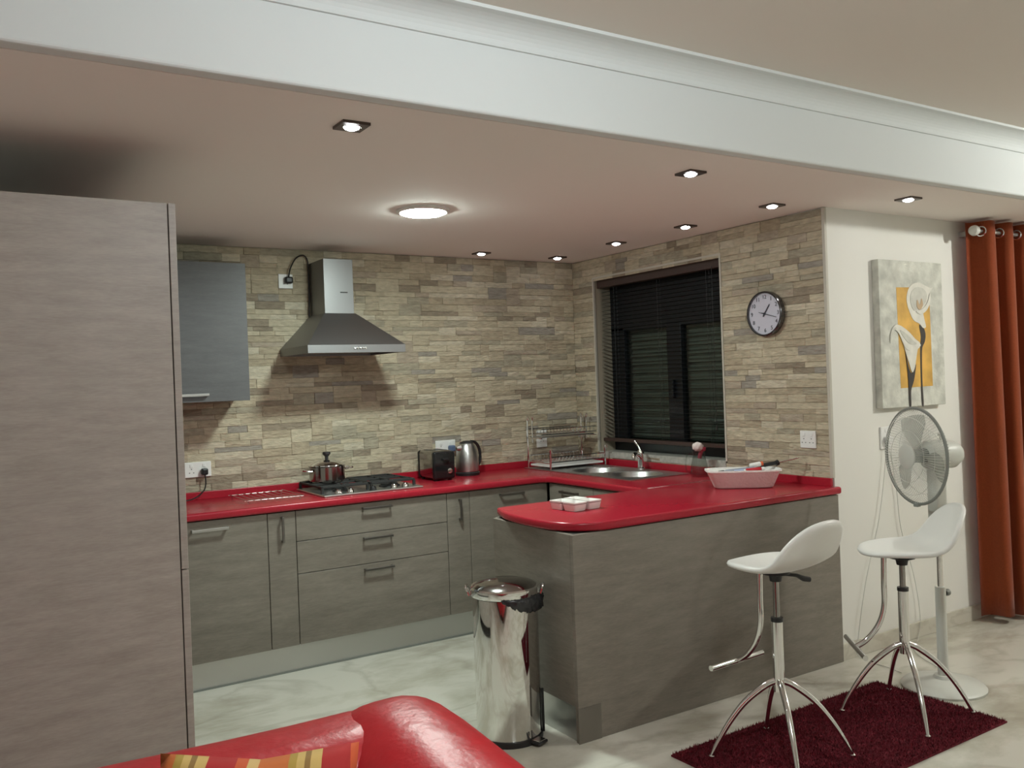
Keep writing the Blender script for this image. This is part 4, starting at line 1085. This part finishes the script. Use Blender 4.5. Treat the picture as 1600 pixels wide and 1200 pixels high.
# crumpled bag edge hanging out under the lid towards the peninsula
bm = NB(); rr = random.Random(12); n = 64; rings = []
A0, A1 = math.radians(-128), math.radians(35)
for j, (dr, z) in enumerate(((0.003, 0.612), (0.016, 0.604), (0.024, 0.588), (0.016, 0.568), (0.020, 0.552), (0.006, 0.540))):
    ring = []
    for k in range(n+1):
        t_ = k/n; a = A0+(A1-A0)*t_
        sag = math.sin(PI*min(1, t_*1.15))**0.8 if t_ < 0.87 else max(0.05, 1-(t_-0.5)*1.9)
        q = rr.uniform(-0.009, 0.009) if j else 0
        ring.append(bm.verts.new((BN.x+(bR+dr*(0.4+0.6*sag)+q*sag)*math.cos(a), BN.y+(bR+dr*(0.4+0.6*sag)+q*sag)*math.sin(a), 0.612-(0.612-z)*(0.12+0.88*sag)+(rr.uniform(-.005, .005) if j else 0))))
    rings.append(ring)
for a, b in zip(rings, rings[1:]):
    for k in range(n): bm.faces.new((a[k], a[k+1], b[k+1], b[k]))
add('bin_bag_edge', bm, pm('bag_plastic', (0.03, 0.03, 0.032), 0.16), pb_, smooth='all')
for ang in (2.55, -0.55):
    c, s = math.cos(ang), math.sin(ang); p_ = BN+Vector((c*(bR+0.012), s*(bR+0.012), 0.615))
    bm = NB(); tube(bm, smoothpath([p_+Vector((-s*0.022, c*0.022, -0.012)), p_+Vector((c*.012-s*0.016, s*.012+c*0.016, 0.022)), p_+Vector((c*.012+s*0.016, s*.012-c*0.016, 0.022)), p_+Vector((s*0.022, -c*0.022, -0.012))], 5), 0.006, 8); add('carry_lug', bm, CHROME, pb_, smooth=True)
pdv = Vector((0.30, -0.954, 0)); pds = Vector((0.954, 0.30, 0))
bm = NB()
q0 = BN+pdv*(bR-0.01)
bx(bm, -0.03, 0.03, 0, 0.055, 0.008, 0.020, 0.004)
for v in bm.verts: v.co = q0+pds*v.co.x+pdv*v.co.y+Vector((0, 0, v.co.z))
add('pedal', bm, BLACK, pb_)
bm = NB(); bx(bm, -0.022, 0.022, 0.012, 0.050, 0.020, 0.024, 0.001)
for v in bm.verts: v.co = q0+pds*v.co.x+pdv*v.co.y+Vector((0, 0, v.co.z))
add('pedal_plate', bm, CHROME, pb_)
q1 = BN+Vector((0.80, -0.60, 0))*(bR+0.006)
bm = NB(); tube(bm, [q1+Vector((0, 0, 0.02)), q1+Vector((0, 0, 0.20))], 0.006, 8); add('lift_rod', bm, BLACK, pb_)

# sofa and cushion ---------------------------------------------------------------
so = thing('sofa', 'red leather sofa with fat rounded arm in the foreground', 'sofa', (-3.6, -3.6, 0))
def soft(name, x0, x1, y0, y1, z0, z1, bev, parent, puff=0.012, seg=8, ex=None):
    bm = NB(); bx(bm, x0, x1, y0, y1, z0, z1, bev, seg)
    bmesh.ops.subdivide_edges(bm, edges=[e for e in bm.edges if e.calc_length() > 0.2], cuts=12, use_grid_fill=True)
    for v in bm.verts:
        p = v.co
        k = puff*(math.sin(p.x*5.1+p.y*3.3)*0.5+math.sin(p.y*9.0+p.x*2)*0.25)
        v.co.z += k if p.z > (z0+z1)/2 else 0
        if ex: ex(v)
    return add(name, bm, LEATH, parent, smooth='all')
soft('backrest', -5.0, -2.90, -3.47, -3.10, 0.10, 0.762, 0.15, so)
def armshape(v):
    t_ = min(1, max(0, (-3.35-v.co.y)/0.9))
    if v.co.z > 0.4: v.co.z -= 0.05*t_
arm = soft('arm', -3.165, -2.790, -4.55, -3.115, 0.06, 0.778, 0.165, so, 0.008, 10, armshape)
soft('arm', -5.25, -4.90, -4.55, -3.115, 0.06, 0.740, 0.165, so, 0.010, 10)
soft('seat_cushion', -4.04, -3.13, -4.50, -3.45, 0.24, 0.475, 0.07, so)
soft('seat_cushion', -4.92, -4.05, -4.50, -3.45, 0.24, 0.475, 0.07, so)
soft('base', -4.95, -3.12, -4.46, -3.14, 0.05, 0.245, 0.04, so, 0.0)
for x in (-5.1, -2.98):
    for y in (-4.40, -3.28):
        bm = NB(); lathe(bm, [(0, 0.0005), (0.022, 0.0005), (0.028, 0.08), (0, 0.08)], (x, y, 0), seg=14); add('foot', bm, BLACK, so, smooth=True)
def stripes():
    mt, nt, b = newmat('cushion_stripes')
    tc = nt.nodes.new('ShaderNodeTexCoord'); sx = nt.nodes.new('ShaderNodeSeparateXYZ')
    nt.links.new(tc.outputs['Object'], sx.inputs[0])
    mu = nt.nodes.new('ShaderNodeMath'); mu.operation = 'MULTIPLY'; mu.inputs[1].default_value = 5.0
    nt.links.new(sx.outputs['X'], mu.inputs[0])
    fr = nt.nodes.new('ShaderNodeMath'); fr.operation = 'FRACT'; nt.links.new(mu.outputs[0], fr.inputs[0])
    cr = nt.nodes.new('ShaderNodeValToRGB'); cr.color_ramp.interpolation = 'CONSTANT'
    cols = [(0.0, (0.60, 0.16, 0.04)), (0.26, (0.45, 0.30, 0.06)), (0.33, (0.62, 0.42, 0.14)), (0.40, (0.30, 0.17, 0.05)), (0.45, (0.62, 0.42, 0.14)), (0.55, (0.42, 0.02, 0.02)), (0.80, (0.60, 0.10, 0.03)), (0.9, (0.65, 0.45, 0.18))]
    e = cr.color_ramp.elements; e[0].color = (*cols[0][1], 1); e[1].position = cols[1][0]; e[1].color = (*cols[1][1], 1)
    for p, c in cols[2:]:
        q = e.new(p); q.color = (*c, 1)
    nt.links.new(fr.outputs[0], cr.inputs[0]); nt.links.new(cr.outputs[0], b.inputs['Base Color'])
    b.inputs['Roughness'].default_value = 0.8
    return mt
cs = thing('throw_cushion', 'orange, red and yellow striped cushion in the sofa corner', 'cushion', (-3.385, -3.60, 0.475))
bm = NB(); n = 20; rows_f, rows_b = [], []
for j in range(n+1):
    rf, rb2 = [], []
    for i in range(n+1):
        u, v = i/n*2-1, j/n*2-1
        th = 0.065*((1-u**4)*(1-v**4))**0.6
        pin = 1-0.10*(1-abs(u))*abs(v)**3
        pin2 = 1-0.10*(1-abs(v))*abs(u)**3
        x, y = u*0.175*pin2, v*0.20*pin
        rf.append((x, th, y)); rb2.append((x, -th, y))
    rows_f.append(rf); rows_b.append(rb2)
for rows in (rows_f, rows_b):
    vs = [[bm.verts.new(p) for p in r] for r in rows]
    for a, b in zip(vs, vs[1:]):
        for i in range(n): bm.faces.new((a[i], a[i+1], b[i+1], b[i]))
bmesh.ops.remove_doubles(bm, verts=bm.verts, dist=0.0005)
me_ = bpy.data.meshes.new('cover'); bmesh.ops.recalc_face_normals(bm, faces=bm.faces); bm.to_mesh(me_); bm.free()
for p in me_.polygons: p.use_smooth = True
me_.materials.append(stripes())
o = bpy.data.objects.new('cover', me_); COL.objects.link(o); o.parent = cs
o.location = (0.0, 0.0, 0.192); o.rotation_euler = (math.radians(-22), math.radians(2), math.radians(-24))
